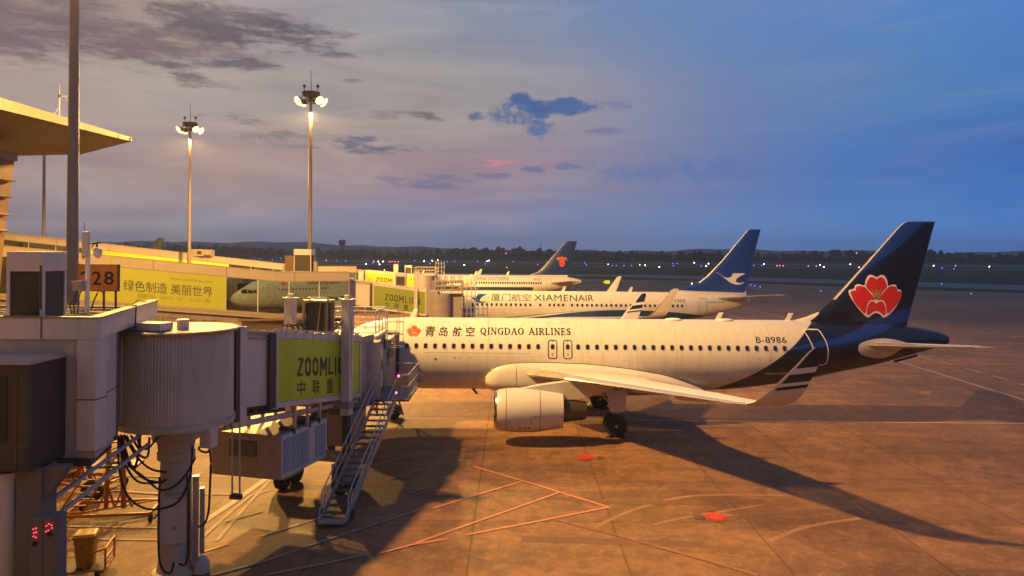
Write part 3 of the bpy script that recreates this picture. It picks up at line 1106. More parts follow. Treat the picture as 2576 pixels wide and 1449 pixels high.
door_outline(jet1, sk1, 'front_door', 4.6, 3.42, 5.42, 5.28, M_seam, 0.04, 0.16, side=1)
flower(jet1, skf1, 'tail_emblem', 33.22, 7.37, 0.00648, M_red, True, True)
flower(jet1, sk1, 'nose_emblem', 6.36, 5.26, 0.00172, M_orng, False, False)
flower(jet1, sk1, 'nose_emblem', 7.0, 5.26, 0.00172, M_orng, False, False, side=1)
decal_text('lettering', sk1, jet1, M_navyink, '青', 7.0, 4.98, .58, .56, 0.016, shear=0.05)
decal_text('lettering', sk1, jet1, M_navyink, '岛', 7.78, 5.0, .52, .5, 0.016, shear=0.05)
decal_text('lettering', sk1, jet1, M_navyink, '航', 8.56, 5.0, .54, .5, 0.016, shear=0.05)
decal_text('lettering', sk1, jet1, M_navyink, '空', 9.3, 5.02, .52, .5, 0.016, shear=0.05)
# serif capitals for the airline title: strokes on a 0..1 grid (x0, y0, x1, y1, thick?)
SERIF = {
    'I': (.36, [(.18, 0, .18, 1, 1), (.04, 0, .32, 0, 0), (.04, 1, .32, 1, 0)]),
    'N': (.86, [(.12, 0, .12, 1, 0), (.12, 1, .74, 0, 1), (.74, 0, .74, 1, 0), (.0, 0, .24, 0, 0), (.0, 1, .16, 1, 0), (.62, 1, .86, 1, 0)]),
    'L': (.66, [(.14, 0, .14, 1, 1), (.02, 1, .28, 1, 0), (.02, 0, .6, 0, 0), (.6, 0, .62, .24, 0)]),
    'E': (.68, [(.14, 0, .14, 1, 1), (.02, 0, .6, 0, 0), (.02, 1, .58, 1, 0), (.14, .52, .46, .52, 0), (.6, 0, .62, .2, 0), (.58, 1, .58, .82, 0), (.46, .42, .46, .62, 0)]),
    'A': (.86, [(.08, 0, .42, 1, 0), (.42, 1, .78, 0, 1), (.2, .34, .64, .34, 0), (.0, 0, .2, 0, 0), (.64, 0, .9, 0, 0)]),
    'R': (.78, [(.14, 0, .14, 1, 1), (.02, 0, .28, 0, 0), (.02, 1, .4, 1, 0), (.4, 1, .58, .9, 0), (.58, .9, .6, .68, 1), (.6, .68, .4, .52, 0), (.14, .52, .4, .52, 0), (.38, .5, .72, 0, 1), (.66, 0, .8, 0, 0)]),
    'D': (.86, [(.14, 0, .14, 1, 1), (.02, 0, .42, 0, 0), (.02, 1, .42, 1, 0), (.42, 1, .7, .8, 0), (.7, .8, .78, .5, 1), (.78, .5, .7, .2, 1), (.7, .2, .42, 0, 0)]),
    'O': (.9, [(.45, 1, .2, .86, 0), (.2, .86, .07, .5, 1), (.07, .5, .2, .14, 1), (.2, .14, .45, 0, 0), (.45, 0, .7, .14, 0), (.7, .14, .83, .5, 1), (.83, .5, .7, .86, 1), (.7, .86, .45, 1, 0)]),
    'G': (.88, [(.76, .98, .76, .74, 0), (.76, .86, .45, 1, 0), (.45, 1, .2, .86, 0), (.2, .86, .07, .5, 1), (.07, .5, .2, .14, 1), (.2, .14, .45, 0, 0), (.45, 0, .74, .12, 0), (.74, .04, .74, .44, 1), (.6, .44, .86, .44, 0)]),
    'S': (.62, [(.5, .98, .5, .76, 0), (.5, .88, .3, 1, 0), (.3, 1, .1, .86, 0), (.1, .86, .12, .66, 1), (.12, .66, .48, .4, 1), (.48, .4, .5, .14, 1), (.5, .14, .28, 0, 0), (.28, 0, .08, .12, 0), (.08, .02, .08, .26, 0)]),
}
SERIF['Q'] = (.92, SERIF['O'][1] + [(.45, .08, .86, -.22, 1)])


def serif_title(body, x0, z0, width, height):
    segs, cx = [], 0.0
    for ch in body:
        if ch == ' ':
            cx += 0.62
            continue
        w, st = SERIF[ch]
        for a, b, c, d, th in st:
            segs.append((cx + a, b, cx + c, d, th))
        cx += w + 0.2
    sx = width / (cx - 0.2)
    vs, fs = [], []
    for a, b, c, d, th in segs:
        p, q = Vector((a * sx, b * height)), Vector((c * sx, d * height))
        t = (q - p).normalized()
        wd = (0.22 if th else 0.125) * height
        p, q = p - t * wd * .35, q + t * wd * .35
        n_ = Vector((-t.y, t.x)) * wd / 2
        k = len(vs)
        for e in (p + n_, p - n_, q - n_, q + n_):
            vs.append((x0 + e.x, z0 + e.y))
        fs.append((k, k + 1, k + 2, k + 3))
    return vs, fs


v, f = serif_title('QINGDAO AIRLINES', 10.14, 5.13, 5.12, 0.33)
decal('lettering', sk1, jet1, M_navyink, v, f, 0.016)
# the starboard side reads towards the nose and is seen mirrored in the walkway glass
v, f = serif_title('QINGDAO AIRLINES', 0, 5.08, 5.12, 0.38)
decal('lettering', sk1, jet1, M_navyink, [(15.9 - a, b) for a, b in v], f, 0.016, 1)
decal_text('lettering', sk1, jet1, M_navyink, 'B-8986', 25.70, 4.78, 1.72, .33, 0.004, 1.1)
decal_text('lettering', sk1, jet1, M_offwhite, 'AIRBUS A320', 26.2, 2.98, 1.3, .12, 0.01)
# small fuselage fittings: static ports, service panels, drain mast, corner marks
sm = []
for cx_, cz_, r_ in ((7.66, 3.76, .07), (8.72, 3.83, .045), (6.62, 2.92, .08)):
    p = [(cx_ + r_ * math.cos(2 * PI * k / 12), cz_ + r_ * math.sin(2 * PI * k / 12)) for k in range(12)]
    decal('static_port', sk1, jet1, M_seam, p, [tuple(range(12))], 0.012)
v, f = outline(rrect(6.35, 2.32, 6.87, 2.64, .04), 0.015)
decal('service_panel', sk1, jet1, M_seam, v, f, 0.012)
p = rrect(6.45, 2.4, 6.78, 2.52, .055)
decal('service_panel', sk1, jet1, M_seam, p, [tuple(range(len(p)))], 0.012)
for xx in (8.95, 16.42, 25.85):
    for cx_, cz_, sx_, sz_ in ((xx, 4.82, 1, -1), (xx + .62, 4.82, -1, -1), (xx, 3.84, 1, 1), (xx + .62, 3.84, -1, 1)):
        a = [(cx_ + .09 * sx_, cz_), (cx_, cz_), (cx_, cz_ + .09 * sz_)]
        v, f = ribbon(a, 0.018)
        decal('door_mark', sk1, jet1, M_seam, v, f, 0.012)
v, f = ribbon([(7.0 + i * .4, 4.12) for i in range(16)], .01)
decal('skin_joint', sk1, jet1, M_seam, v, f, 0.012)
for x_, z_ in ((5.9, 5.92), (23.8, 5.92), (27.9, 5.92)):
    antenna(jet1, x_, z_, 0.42 if x_ > 6 else .5, .3)
mb = MB()
for x_ in (21.4, 24.4):
    mb.lathe((x_, 0, 5.9), (0, 0, 1), [(0, .5), (.05, .47), (.08, .3)], 20)
mb.build('satcom_dome', M_white, jet1, smooth=True)
mb = MB()
mb.prism([(9.55, -.3, 1.85), (9.75, -.3, 1.85), (10.0, -.3, 1.52), (9.85, -.3, 1.52)], (0, .04, 0))
mb.prism([(34.3, -.3, 3.62), (35.6, -.3, 3.98), (35.6, -.3, 3.9), (34.3, -.3, 3.52)], (0, .25, 0))
mb.build('drain_mast', M_dark, jet1)
# stains on the near cowling
mb = MB()
for k in range(5):
    a0 = RAD(-150 + 4 * k)
    xx = 12.7 + k * .14
    c = Vector((0, math.cos(a0) * 1.135, math.sin(a0) * 1.135))
for (xa, xb, ang, hh) in ((12.35, 12.40, 214, .36), (12.28, 12.45, 219, .07), (12.55, 12.62, 219, .12), (12.66, 12.70, 219, .1), (12.76, 12.86, 218, .13), (12.9, 12.95, 190, .3), (13.0, 13.4, 186, .03)):
    a0 = RAD(ang)
    a1 = a0 + hh / 1.12
    ps = []
    for aa in (a0, a1):
        for xx in (xa, xb):
            h_ = xx - 11.05
            r_ = 1.12 * (1.0 if h_ < 1.6 else 1.0 - 0.025 * (h_ - 1.6) / .6) + .006
            ps.append((xx, -5.75 + r_ * math.cos(aa), 1.72 + r_ * math.sin(aa)))
    mb.add(ps, [(0, 1, 3, 2)])
mb.build('cowl_stain', M_seam, jet1)

# ---- second aircraft: white hull, blue tail with a white bird
jet2 = thing('airliner', 'cream lit airliner with mid blue tail and white flying bird emblem at the second gate', 'airliner', (-11.3, 86.0, 0), group='airliners parked at the gates')


def livery2(q, x, y, z):
    blue, teal = (0.010, 0.045, 0.15, 1), (0.16, 0.30, 0.34, 1)
    lo = q.curve(x, [(9, 2.0), (15.0, 2.84), (19.0, 3.33), (23, 3.54), (26, 3.5), (29.7, 3.28), (32.6, 2.86), (36, 2.0)], 9, 36, 0, 5)
    te = q.curve(x, [(9, 2.45), (12, 2.8), (15.0, 3.1), (19.0, 3.43), (23, 3.56), (27, 3.4), (36, 1.5)], 9, 36, 0, 5)
    wh = q.curve(x, [(9, 2.3), (12, 2.65), (15.0, 2.98), (19.0, 3.38), (23, 3.55), (27, 3.4), (36, 1.5)], 9, 36, 0, 5)
    fin = thresh(q, q.m('SUBTRACT', z, q.m('SUBTRACT', 5.66, q.m('MULTIPLY', q.m('SUBTRACT', x, 30.0), 0.03))), .01)
    inx = q.m('MULTIPLY', q.step(x, 9.0, 11.0), q.step(x, 34.0, 33.5))
    return [(q.m('MULTIPLY', thresh(q, q.m('SUBTRACT', te, z), .02), inx), teal), (q.m('MULTIPLY', thresh(q, q.m('SUBTRACT', wh, z), .02), inx), (0.7, 0.68, 0.65, 1)),
            (q.m('MULTIPLY', thresh(q, q.m('SUBTRACT', lo, z), .02), inx), blue), (fin, (0.005, 0.042, 0.27, 1))]


L2 = tail_paint('bird_airliner', jet2, livery2)
hull2 = hull_mesh(B737_HULL).build('fuselage', L2, jet2, smooth=True, sharp=60)
fin2 = fin_part([(5.2, 29.5, 37.3, .02), (5.75, 29.9, 37.5, .022), (6.0, 30.6, 37.55, .024), (6.3, 31.6, 37.65, .03), (6.55, 32.2, 37.7, .034), (7.23, 33.1, 37.85, .034), (8.94, 34.74, 38.25, .03), (12.3, 37.54, 39.08, .018),
                 (12.53, 37.78, 39.13, .015), (12.56, 37.95, 39.13, .004)], [L2, M_offwhite], jet2)
for p in fin2.data.polygons:
    if p.material_index == 1 and p.center.z < 6.5:
        p.material_index = 0
sk2, skf2 = Skin(hull2), Skin(fin2)
for s in (-1, 1):
    wing_part('wing', [(1.4, 13.6, 2.2, 7.6, .12, 5), (2.6, 14.6, 2.4, 6.2, .12, 5), (6.0, 16.6, 2.85, 4.2, .11, 6), (16.3, 23.0, 3.95, 1.6, .10, 7), (16.9, 23.4, 4.05, 1.5, .09, 20)], s, [M_wing, M_slat], jet2)
    wing_part('winglet', [(16.9, 23.4, 4.05, 1.5, .09, 20), (17.2, 23.7, 4.25, 1.45, .08, 45), (17.4, 24.05, 4.6, 1.3, .08, 70), (17.75, 25.5, 6.55, .62, .07, 80), (17.76, 25.7, 6.65, .4, .07, 80)], s, [M_jetwhite, M_slat], jet2, capa=False)
    e2 = engine(jet2, 11.4, 14.9, 16.3, s * 4.85, 1.45, 1.0, s, M_jetwhite, flat=0.08)
    pylon(jet2, [(12.6, 2.35), (14.5, 2.6), (16.5, 2.6), (17.5, 2.4), (16.5, 2.0), (14.8, 1.9)], s * 4.85, 0.2, M_wing)
    main_gear(jet2, 19.6, s * 2.9, s, r=.56, ztop=2.2)
fairing(jet2, [(12.2, 1.8, 2.0, 1.0), (13.5, 1.3, 2.6, 1.9), (16, 1.15, 2.9, 2.05), (20.5, 1.15, 2.7, 2.05), (23, 1.4, 2.2, 1.6), (24, 1.6, 1.9, .9)], M_jetwhite)
tailplane(jet2, [(0.4, 33.2, 4.75, 4.5, .09, 7), (1.0, 34.1, 4.84, 3.9, .09, 7), (7.0, 38.2, 5.58, 1.4, .08, 7), (7.17, 38.5, 5.6, 1.0, .07, 7)], [M_wing, M_slat])
nose_gear(jet2, 4.0, 1.8, .34)
cockpit(jet2, sk2, 1.2, 3.78)


def z5(zx):
    return ((1650 + zx / 2.0608) * 0.62891 - 1288) * 84.15 / 1930 + 11.3


add_windows(jet2, sk2, [z5(v) for v in list(np.linspace(497, 974, 13)) + [1056, 1134, 1171, 1207, 1245, 1318] + list(np.arange(1363, 2060, 39.9)) + [2152, 2190, 2228]], 4.03, .27, .38)
door_outline(jet2, sk2, 'front_door', 4.45, 2.85, 5.3, 4.75, M_seam, .05, .16)
door_outline(jet2, sk2, 'rear_door', 32.05, 3.0, 32.85, 4.85, M_seam, .045, .12)
for v_ in (1245, 1318):
    door_outline(jet2, sk2, 'emergency_exit', z5(v_) - .25, 3.45, z5(v_) + .25, 4.4, M_winrim, .04, .1)
bird(jet2, skf2, M_offwhite, 'tail_emblem', 34.05, 7.05, 0.0083)
bird(jet2, sk2, M_mid_blue, 'nose_emblem', 6.05, 4.72, 0.0062)
decal_text('lettering', sk2, jet2, M_navyink, '厦门航空', 9.05, 4.42, 4.4, .78, 0.0)
decal_text('lettering', sk2, jet2, M_navyink, 'XIAMEN', 13.75, 4.47, 4.75, .66, 0.0, 1.06)
decal_text('lettering', sk2, jet2, M_navyink, 'AIR', 18.6, 4.47, 1.75, .66, 0.0)
decal_text('lettering', sk2, jet2, M_navyink, 'B-1303', 28.65, 4.42, 1.75, .36, 0.0)
decal_text('lettering', sk2, jet2, M_navyink, 'BOEING 737-800', 33.0, 4.38, 1.9, .13, 0.02)
p = [(7.0 + .1 * math.cos(2 * PI * k / 12), 3.45 + .12 * math.sin(2 * PI * k / 12)) for k in range(12)]
decal('static_port', sk2, jet2, M_seam, p, [tuple(range(12))], .012)
for x_ in (16.8, 24.3):
    antenna(jet2, x_, 5.46, .55, .4)

# ---- third aircraft: long white hull, dark blue tail with the red and gold kapok
jet3 = thing('airliner', 'distant white airliner with dark blue tail and red and gold emblem at the third gate', 'airliner', (-32.5, 131.0, 0), group='airliners parked at the gates')
SH3 = 6.93
HULL3 = [s if s[0] <= 14 else (s[0] + SH3,) + tuple(s[1:]) for s in A320_HULL]


def livery3(q, x, y, z):
    st = q.m('MULTIPLY', thresh(q, q.m('SUBTRACT', 3.95, z), .02), q.step(x, 36.2, 36.0))
    belly = q.m('MULTIPLY', thresh(q, q.m('SUBTRACT', 3.42, z), .02), q.step(x, 36.2, 36.0))
    fin = thresh(q, q.m('SUBTRACT', z, 5.96), .01)
    return [(st, (0.010, 0.03, 0.11, 1)), (belly, (0.30, 0.30, 0.31, 1)), (fin, (0.003, 0.020, 0.13, 1))]


L3 = tail_paint('kapok_airliner', jet3, livery3)
hull3 = hull_mesh(HULL3, 40).build('fuselage', L3, jet3, smooth=True, sharp=60)
fin3 = fin_part([(5.3, 27.6 + SH3, 34.98 + SH3, .02), (5.95, 28.6 + SH3, 35.14 + SH3, .024), (6.44, 29.96 + SH3, 35.28 + SH3, .034), (7.16, 30.74 + SH3, 35.47 + SH3, .034), (11.5, 34.6 + SH3, 36.6 + SH3, .02), (11.77, 34.95 + SH3, 36.69 + SH3, .006)],
                [L3, mat('grey_fin_edge', (0.35, 0.37, 0.40), 0.4)], jet3)
sk3, skf3 = Skin(hull3), Skin(fin3)
wings_a320(jet3, [M_jetwhite, M_slat], SH3 * .55)
tailplane(jet3, [(0.5, 31.3 + SH3, 4.52, 4.4, .10, 6), (1.0, 31.95 + SH3, 4.6, 4.0, .10, 6), (6.05, 35.0 + SH3, 5.14, 1.55, .09, 6), (6.22, 35.3 + SH3, 5.16, 1.15, .08, 6)], [M_wing, M_slat])
for s in (-1, 1):
    engine(jet3, 14.6, 18.0, 19.5, s * 5.75, 1.72, 1.12, s, M_jetwhite)
    main_gear(jet3, 21.5, s * 3.8, s)
nose_gear(jet3, 5.07)
cockpit(jet3, sk3, 1.15, 4.12)
X3 = lambda px: (px - 1288) * 129.1 / 1930 + 32.5
Z5 = lambda zx: (1650 + zx / 2.0608) * 0.62891
add_windows(jet3, sk3, [X3(Z5(v)) for v in list(np.linspace(180, 455, 15)) + [489, 529] + list(np.linspace(553, 1060, 27))], 4.62, .3, .42)
door_outline(jet3, sk3, 'rear_door', X3(Z5(1108)), 3.5, X3(Z5(1150)), 5.4, M_winrim, .07, .2)
for v_ in (489, 529):
    door_outline(jet3, sk3, 'cabin_door', X3(Z5(v_)) - .4, 3.7, X3(Z5(v_)) + .4, 5.15, M_winrim, .06, .15)
decal_text('lettering', sk3, jet3, M_navyink, '中国南方航空', X3(Z5(85)), 4.98, X3(Z5(412)) - X3(Z5(85)), .78, 0.0, 1.35)
v, f = None, None
decal_text('lettering', sk3, jet3, M_navyink, 'CHINA SOUTHERN', X3(Z5(510)), 5.05, X3(Z5(792)) - X3(Z5(510)), .56, 0.004, 1.1)
decal_text('lettering', sk3, jet3, M_navyink, 'B-6251', X3(Z5(1003)), 5.1, X3(Z5(1060)) - X3(Z5(1003)), .32, 0.0)
# kapok emblem: gold outline, red body
KX, KZ, KS = 41.05, 8.35, 0.0150
ko = [(0, -62), (26, -50), (30, -12), (28, 8), (36, 26), (48, 22), (50, 8), (56, 10), (54, 34), (36, 44), (18, 40), (14, 52), (4, 46), (0, 60), (-6, 46), (-18, 50), (-20, 40), (-38, 44), (-56, 32), (-56, 8), (-50, 8), (-46, 22), (-34, 26), (-28, 8), (-30, -12), (-26, -50)]
p = [(KX + a * KS, KZ + b * KS) for a, b in smooth_poly(ko, 2)]
kap = decal('tail_emblem', skf3, jet3, M_gold, p, tri_fill(p), .02)
p = [(KX + a * KS * .84, KZ + b * KS * .86) for a, b in smooth_poly(ko, 2)]
decal('petal', skf3, kap, M_red, p, tri_fill(p), .028)
for pts in ([(-9, -8), (-8, 10), (-10, 38)], [(9, -8), (8, 10), (10, 38)], [(-20, -18), (0, -6), (20, -18)], [(-24, 4), (-26, 24), (-38, 34)], [(24, 4), (26, 24), (38, 34)]):
    v, f = ribbon([(KX + a * KS, KZ + b * KS) for a, b in pts], 3.6 * KS)
    decal('petal_line', skf3, kap, M_gold, v, f, .04)
for x_ in (17.0, 26.0, 31.5):
    antenna(jet3, x_, 5.92, .6, .4)

# ---- fourth aircraft, almost wholly behind the walkways: only its fin shows
jet4 = thing('airliner', 'far aircraft showing only its dull grey tail fin above the upper walkway', 'airliner', (-119.0, 176.0, 0), group='airliners parked at the gates')
hull_mesh(B737_HULL, 28).build('fuselage', M_jetwhite, jet4, smooth=True)
fin_part([(5.2, 29.5, 37.3, .02), (6.3, 31.6, 37.65, .03), (7.23, 33.1, 37.85, .034), (12.5, 37.75, 39.13, .016), (12.56, 37.95, 39.13, .004)], [M_far_tail, M_far_tail], jet4)
for s in (-1, 1):
    wing_part('wing', [(1.4, 13.6, 2.2, 7.6, .12, 5), (6.0, 16.6, 2.85, 4.2, .11, 6), (16.9, 23.4, 4.05, 1.5, .09, 7)], s, [M_wing, M_slat], jet4)
tailplane(jet4, [(0.4, 33.2, 4.75, 4.5, .09, 7), (7.0, 38.2, 5.58, 1.4, .08, 7)], [M_wing, M_slat])
main_gear(jet4, 19.6, -2.9, -1, r=.56, ztop=2.2)
main_gear(jet4, 19.6, 2.9, 1, r=.56, ztop=2.2)
nose_gear(jet4, 4.0, 1.8, .34)
# ------------------------------------------------------------------ ground and distance
def ground_mat(name, base, dark, pale, joints=0.0, big=0.03, rough=0.75, spec=0.4):
    m = bpy.data.materials.new(name)
    m.use_nodes = True
    nt = m.node_tree
    q = G(nt)
    b = nt.nodes['Principled BSDF']
    t = q.n('ShaderNodeTexCoord').outputs['Object']
    x, y, z = q.sep(t)[:3]
    n1 = q.noise(t, big, 8.0, 0.62, 0.4)
    mp = q.n('ShaderNodeMapping')
    mp.inputs['Scale'].default_value = (0.06, 0.5, 1)
    nt.links.new(t, mp.inputs[0])
    n2 = q.noise(mp.outputs[0], 1.0, 7.0, 0.65, 0.5)
    n3 = q.noise(t, 0.35, 8.0, 0.68, 0.2)
    n4 = q.noise(t, 3.2, 6.0, 0.75, 0.3)
    n5 = q.noise(t, 0.9, 8.0, 0.72, 0.3)
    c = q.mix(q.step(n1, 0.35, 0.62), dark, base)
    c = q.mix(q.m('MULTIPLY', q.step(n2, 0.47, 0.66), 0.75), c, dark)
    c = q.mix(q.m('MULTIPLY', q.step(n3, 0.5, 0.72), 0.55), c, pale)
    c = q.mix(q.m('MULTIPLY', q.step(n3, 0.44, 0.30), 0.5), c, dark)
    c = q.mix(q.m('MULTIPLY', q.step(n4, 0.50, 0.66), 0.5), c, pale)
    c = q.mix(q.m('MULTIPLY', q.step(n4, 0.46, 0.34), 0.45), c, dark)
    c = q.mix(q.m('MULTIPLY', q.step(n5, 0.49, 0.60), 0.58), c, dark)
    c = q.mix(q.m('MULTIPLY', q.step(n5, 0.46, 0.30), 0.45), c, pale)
    if joints > 0:
        vo = q.n('ShaderNodeTexWhiteNoise', noise_dimensions='2D')
        nt.links.new(q.xyz(q.m('FLOOR', q.m('DIVIDE', q.m('ADD', x, 1.3), joints)), q.m('FLOOR', q.m('DIVIDE', q.m('ADD', y, 2.1), joints)), 0), vo.inputs['Vector'])
        c = q.mix(q.m('MULTIPLY', vo.outputs[0], 0.34), c, dark)
        for v_, o_ in ((x, 1.3), (y, 2.1)):
            d = q.m('ABSOLUTE', q.m('SUBTRACT', q.m('FRACT', q.m('DIVIDE', q.m('ADD', v_, o_), joints)), 0.5))
            c = q.mix(q.m('MULTIPLY', q.step(d, 0.5 - 0.05 / joints, 0.5 - 0.012 / joints, False), 0.6), c, tuple(v * 0.35 for v in dark[:3]) + (1,))
    nt.links.new(c, b.inputs['Base Color'])
    nt.links.new(q.m('MULTIPLY_ADD', n3, 0.3, rough - 0.15), b.inputs['Roughness'])
    b.inputs['Specular IOR Level'].default_value = spec
    bp = q.n('ShaderNodeBump')
    bp.inputs['Strength'].default_value = 0.25
    bp.inputs['Distance'].default_value = 0.03
    nt.links.new(n4, bp.inputs['Height'])
    nt.links.new(bp.outputs[0], b.inputs['Normal'])
    return m


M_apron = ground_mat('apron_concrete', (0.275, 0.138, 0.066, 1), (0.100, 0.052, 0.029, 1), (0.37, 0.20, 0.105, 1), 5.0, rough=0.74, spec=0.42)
M_taxi = ground_mat('taxiway_asphalt', (0.07, 0.07, 0.075, 1), (0.045, 0.045, 0.05, 1), (0.10, 0.10, 0.105, 1), 0, 0.01, rough=0.6)
M_grass = ground_mat('airfield_grass', (0.040, 0.062, 0.026, 1), (0.024, 0.040, 0.018, 1), (0.065, 0.078, 0.036, 1), 0, 0.006, 0.9, 0.1)


def sheet(name, pts, z, m):
    mb = MB()
    mb.add([(x, y, z) for x, y in pts], [tuple(range(len(pts)))])
    o = mb.build(name, m)
    return tag(o, kind='structure')


sheet('grass_field', [(-6000, -3000), (6000, -3000), (6000, 6000), (-6000, 6000)], -0.012, M_grass)
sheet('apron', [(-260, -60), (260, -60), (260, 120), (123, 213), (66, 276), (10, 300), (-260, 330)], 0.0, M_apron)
sheet('taxiway', [(-500, 352), (40, 318), (110, 260), (180, 190), (600, 60), (600, 100), (215, 215), (150, 285), (70, 352), (-500, 392)], -0.008, M_taxi)
sheet('taxiway', [(-1500, 560), (1800, 560), (1800, 585), (-1500, 585)], -0.008, M_taxi)
sheet('runway', [(-2500, 700), (2500, 700), (2500, 760), (-2500, 760)], -0.008, M_taxi)

# far hills behind the woods
hb = MB()
N = 220
ri = random.Random(5)
ph = [ri.uniform(0, 6.28) for _ in range(8)]
prof = []
for i in range(N + 1):
    x = -2600 + 5200 * i / N
    h = 26 + 7 * math.sin(x * .0016 + ph[0]) + 5 * math.sin(x * .0041 + ph[1]) + 2.5 * math.sin(x * .013 + ph[2]) + 1.6 * math.sin(x * .034 + ph[3]) + ri.uniform(-1, 1) + max(0, -x) * .004
    prof.append((x, h))
rows = []
for dy, k in ((0, 0.0), (150, .55), (320, 1.0), (700, .4), (1000, 0)):
    rows.append([Vector((x, 2250 + dy, h * k - (0.5 if k == 0 else 0))) for x, h in prof])
hb.loft(rows, False, False, closed=False)
M_hill = mat('wooded_hill', (0.022, 0.030, 0.020), 0.9, dirt=0.6, dscale=0.02, dcol=(0.012, 0.016, 0.012))
tag(hb.build('hills', M_hill, smooth=True), kind='structure')

# far-off wood beyond the runway: reads as one dark mass of crowns
wb = MB()
rw = random.Random(11)
ico = [(0, 0, 1)] + [(.894 * math.cos(2 * PI * k / 5), .894 * math.sin(2 * PI * k / 5), .447) for k in range(5)] + [(.894 * math.cos(2 * PI * (k + .5) / 5), .894 * math.sin(2 * PI * (k + .5) / 5), -.447) for k in range(5)] + [(0, 0, -1)]
icf = [(0, 1 + k, 1 + (k + 1) % 5) for k in range(5)] + [(1 + k, 6 + k, 1 + (k + 1) % 5) for k in range(5)] + [(1 + (k + 1) % 5, 6 + k, 6 + (k + 1) % 5) for k in range(5)] + [(11, 6 + (k + 1) % 5, 6 + k) for k in range(5)]


def crown(c, r, sq):
    wb.add([Vector(c) + Vector((x * r * rw.uniform(.8, 1.2), y * r, z * r * sq * rw.uniform(.8, 1.2))) for x, y, z in ico], icf)


for row, (d0, dens) in enumerate(((1010, 1.9), (1090, 2.3), (1250, 2.8))):
    x = -950.0 - row * 120
    while x < 950 + row * 120:
        base = 6.5 + 3.0 * math.sin(x * .011 + row) + 2.0 * math.sin(x * .031 + 2 * row) + row * 2.2 + max(0, -x - 100) * .006
        ht = max(4.0, base + rw.gauss(0, 1.6))
        if rw.random() < .05:
            ht += rw.uniform(1.5, 4)
        d = d0 + rw.uniform(-25, 35)
        for k in range(4):
            r = ht * rw.uniform(.17, .30)
            crown((x + rw.uniform(-2.5, 2.5), d + rw.uniform(-3, 3), ht * (.12 + .24 * k)), r * (1.25 if k == 0 else 1), rw.uniform(.8, 1.15))
        x += dens * rw.uniform(.7, 1.9)
M_wood = mat('far_wood_foliage', (0.030, 0.040, 0.026), 0.9, dirt=0.7, dscale=0.15, dcol=(0.014, 0.020, 0.014))
tag(wb.build('distant_woods', M_wood), kind='stuff')

# water tower and lattice pole on the skyline
p = at(860.5, 628, 1500)
wt_ = thing('water_tower', 'small water tower standing up from the dark tree line', 'water tower', (p.x, p.y, 0))
zt_ = at(860.5, 603.5, 1500).z
mb = MB()
mb.lathe((0, 0, 0), (0, 0, 1), [(0, 3.0), (zt_ * .62, 2.6), (zt_ * .66, 4.0)], 16)
mb.build('tower_shaft', M_hill, wt_)
mb = MB()
mb.lathe((0, 0, 0), (0, 0, 1), [(zt_ * .66, 4.0), (zt_ * .74, 6.6), (zt_ * .96, 6.8), (zt_, 6.2), (zt_ * 1.01, .5)], 16)
mb.build('tank', M_hill, wt_)
p = at(1360, 634, 1300)
zt_ = at(1360, 611.5, 1300).z
mb = MB()
mb.tube([(0, 0, 0), (0, 0, zt_)], .75, 6, r2=.4)
for k in range(3):
    mb.box((-1.2, -.1, zt_ * (.86 + .05 * k)), (1.2, .1, zt_ * (.865 + .05 * k)))
o = mb.build('chimney_pole', M_hill)
o.location = (p.x, p.y, 0)
tag(o, 'thin dark pole rising above the far trees left of the dark blue tail', 'pole')

# ------------------------------------------------------------------ airfield lamps


def lamp_mesh(m, r, h=0.35):
    mb = MB()
    mb.tube([(0, 0, 0), (0, 0, h)], .06, 6, mi=1)
    mb.lathe((0, 0, h), (0, 0, 1), [(0, r * .55), (r * .5, r), (r * 1.2, r), (r * 1.8, r * .55), (r * 2, .02)], 10)
    return mb.mesh('lamp', [m, M_dark], smooth=True)


LM = {'b': ('taxiway_light', lamp_mesh(M_blue_l, .42), 'small blue taxiway lamp glowing low on the dark airfield', 'taxiway light', 'blue taxiway lamps'),
      'w': ('runway_light', lamp_mesh(M_white_l, .55), 'bright white runway lamp glowing on the dark airfield', 'runway light', 'white runway lamps'),
      'r': ('runway_end_light', lamp_mesh(M_red_l, .45), 'pink red runway lamp glowing on the dark airfield', 'runway light', 'red runway lamps'),
      'a': ('amber_apron_light', lamp_mesh(M_amber_l, .5), 'amber lamp glowing on the dark grass', 'airfield light', 'amber airfield lamps')}


def zc(ox, oy, s, zx, zy):
    return (ox + zx / s) * 0.62891, (oy + zy / s) * 0.62891


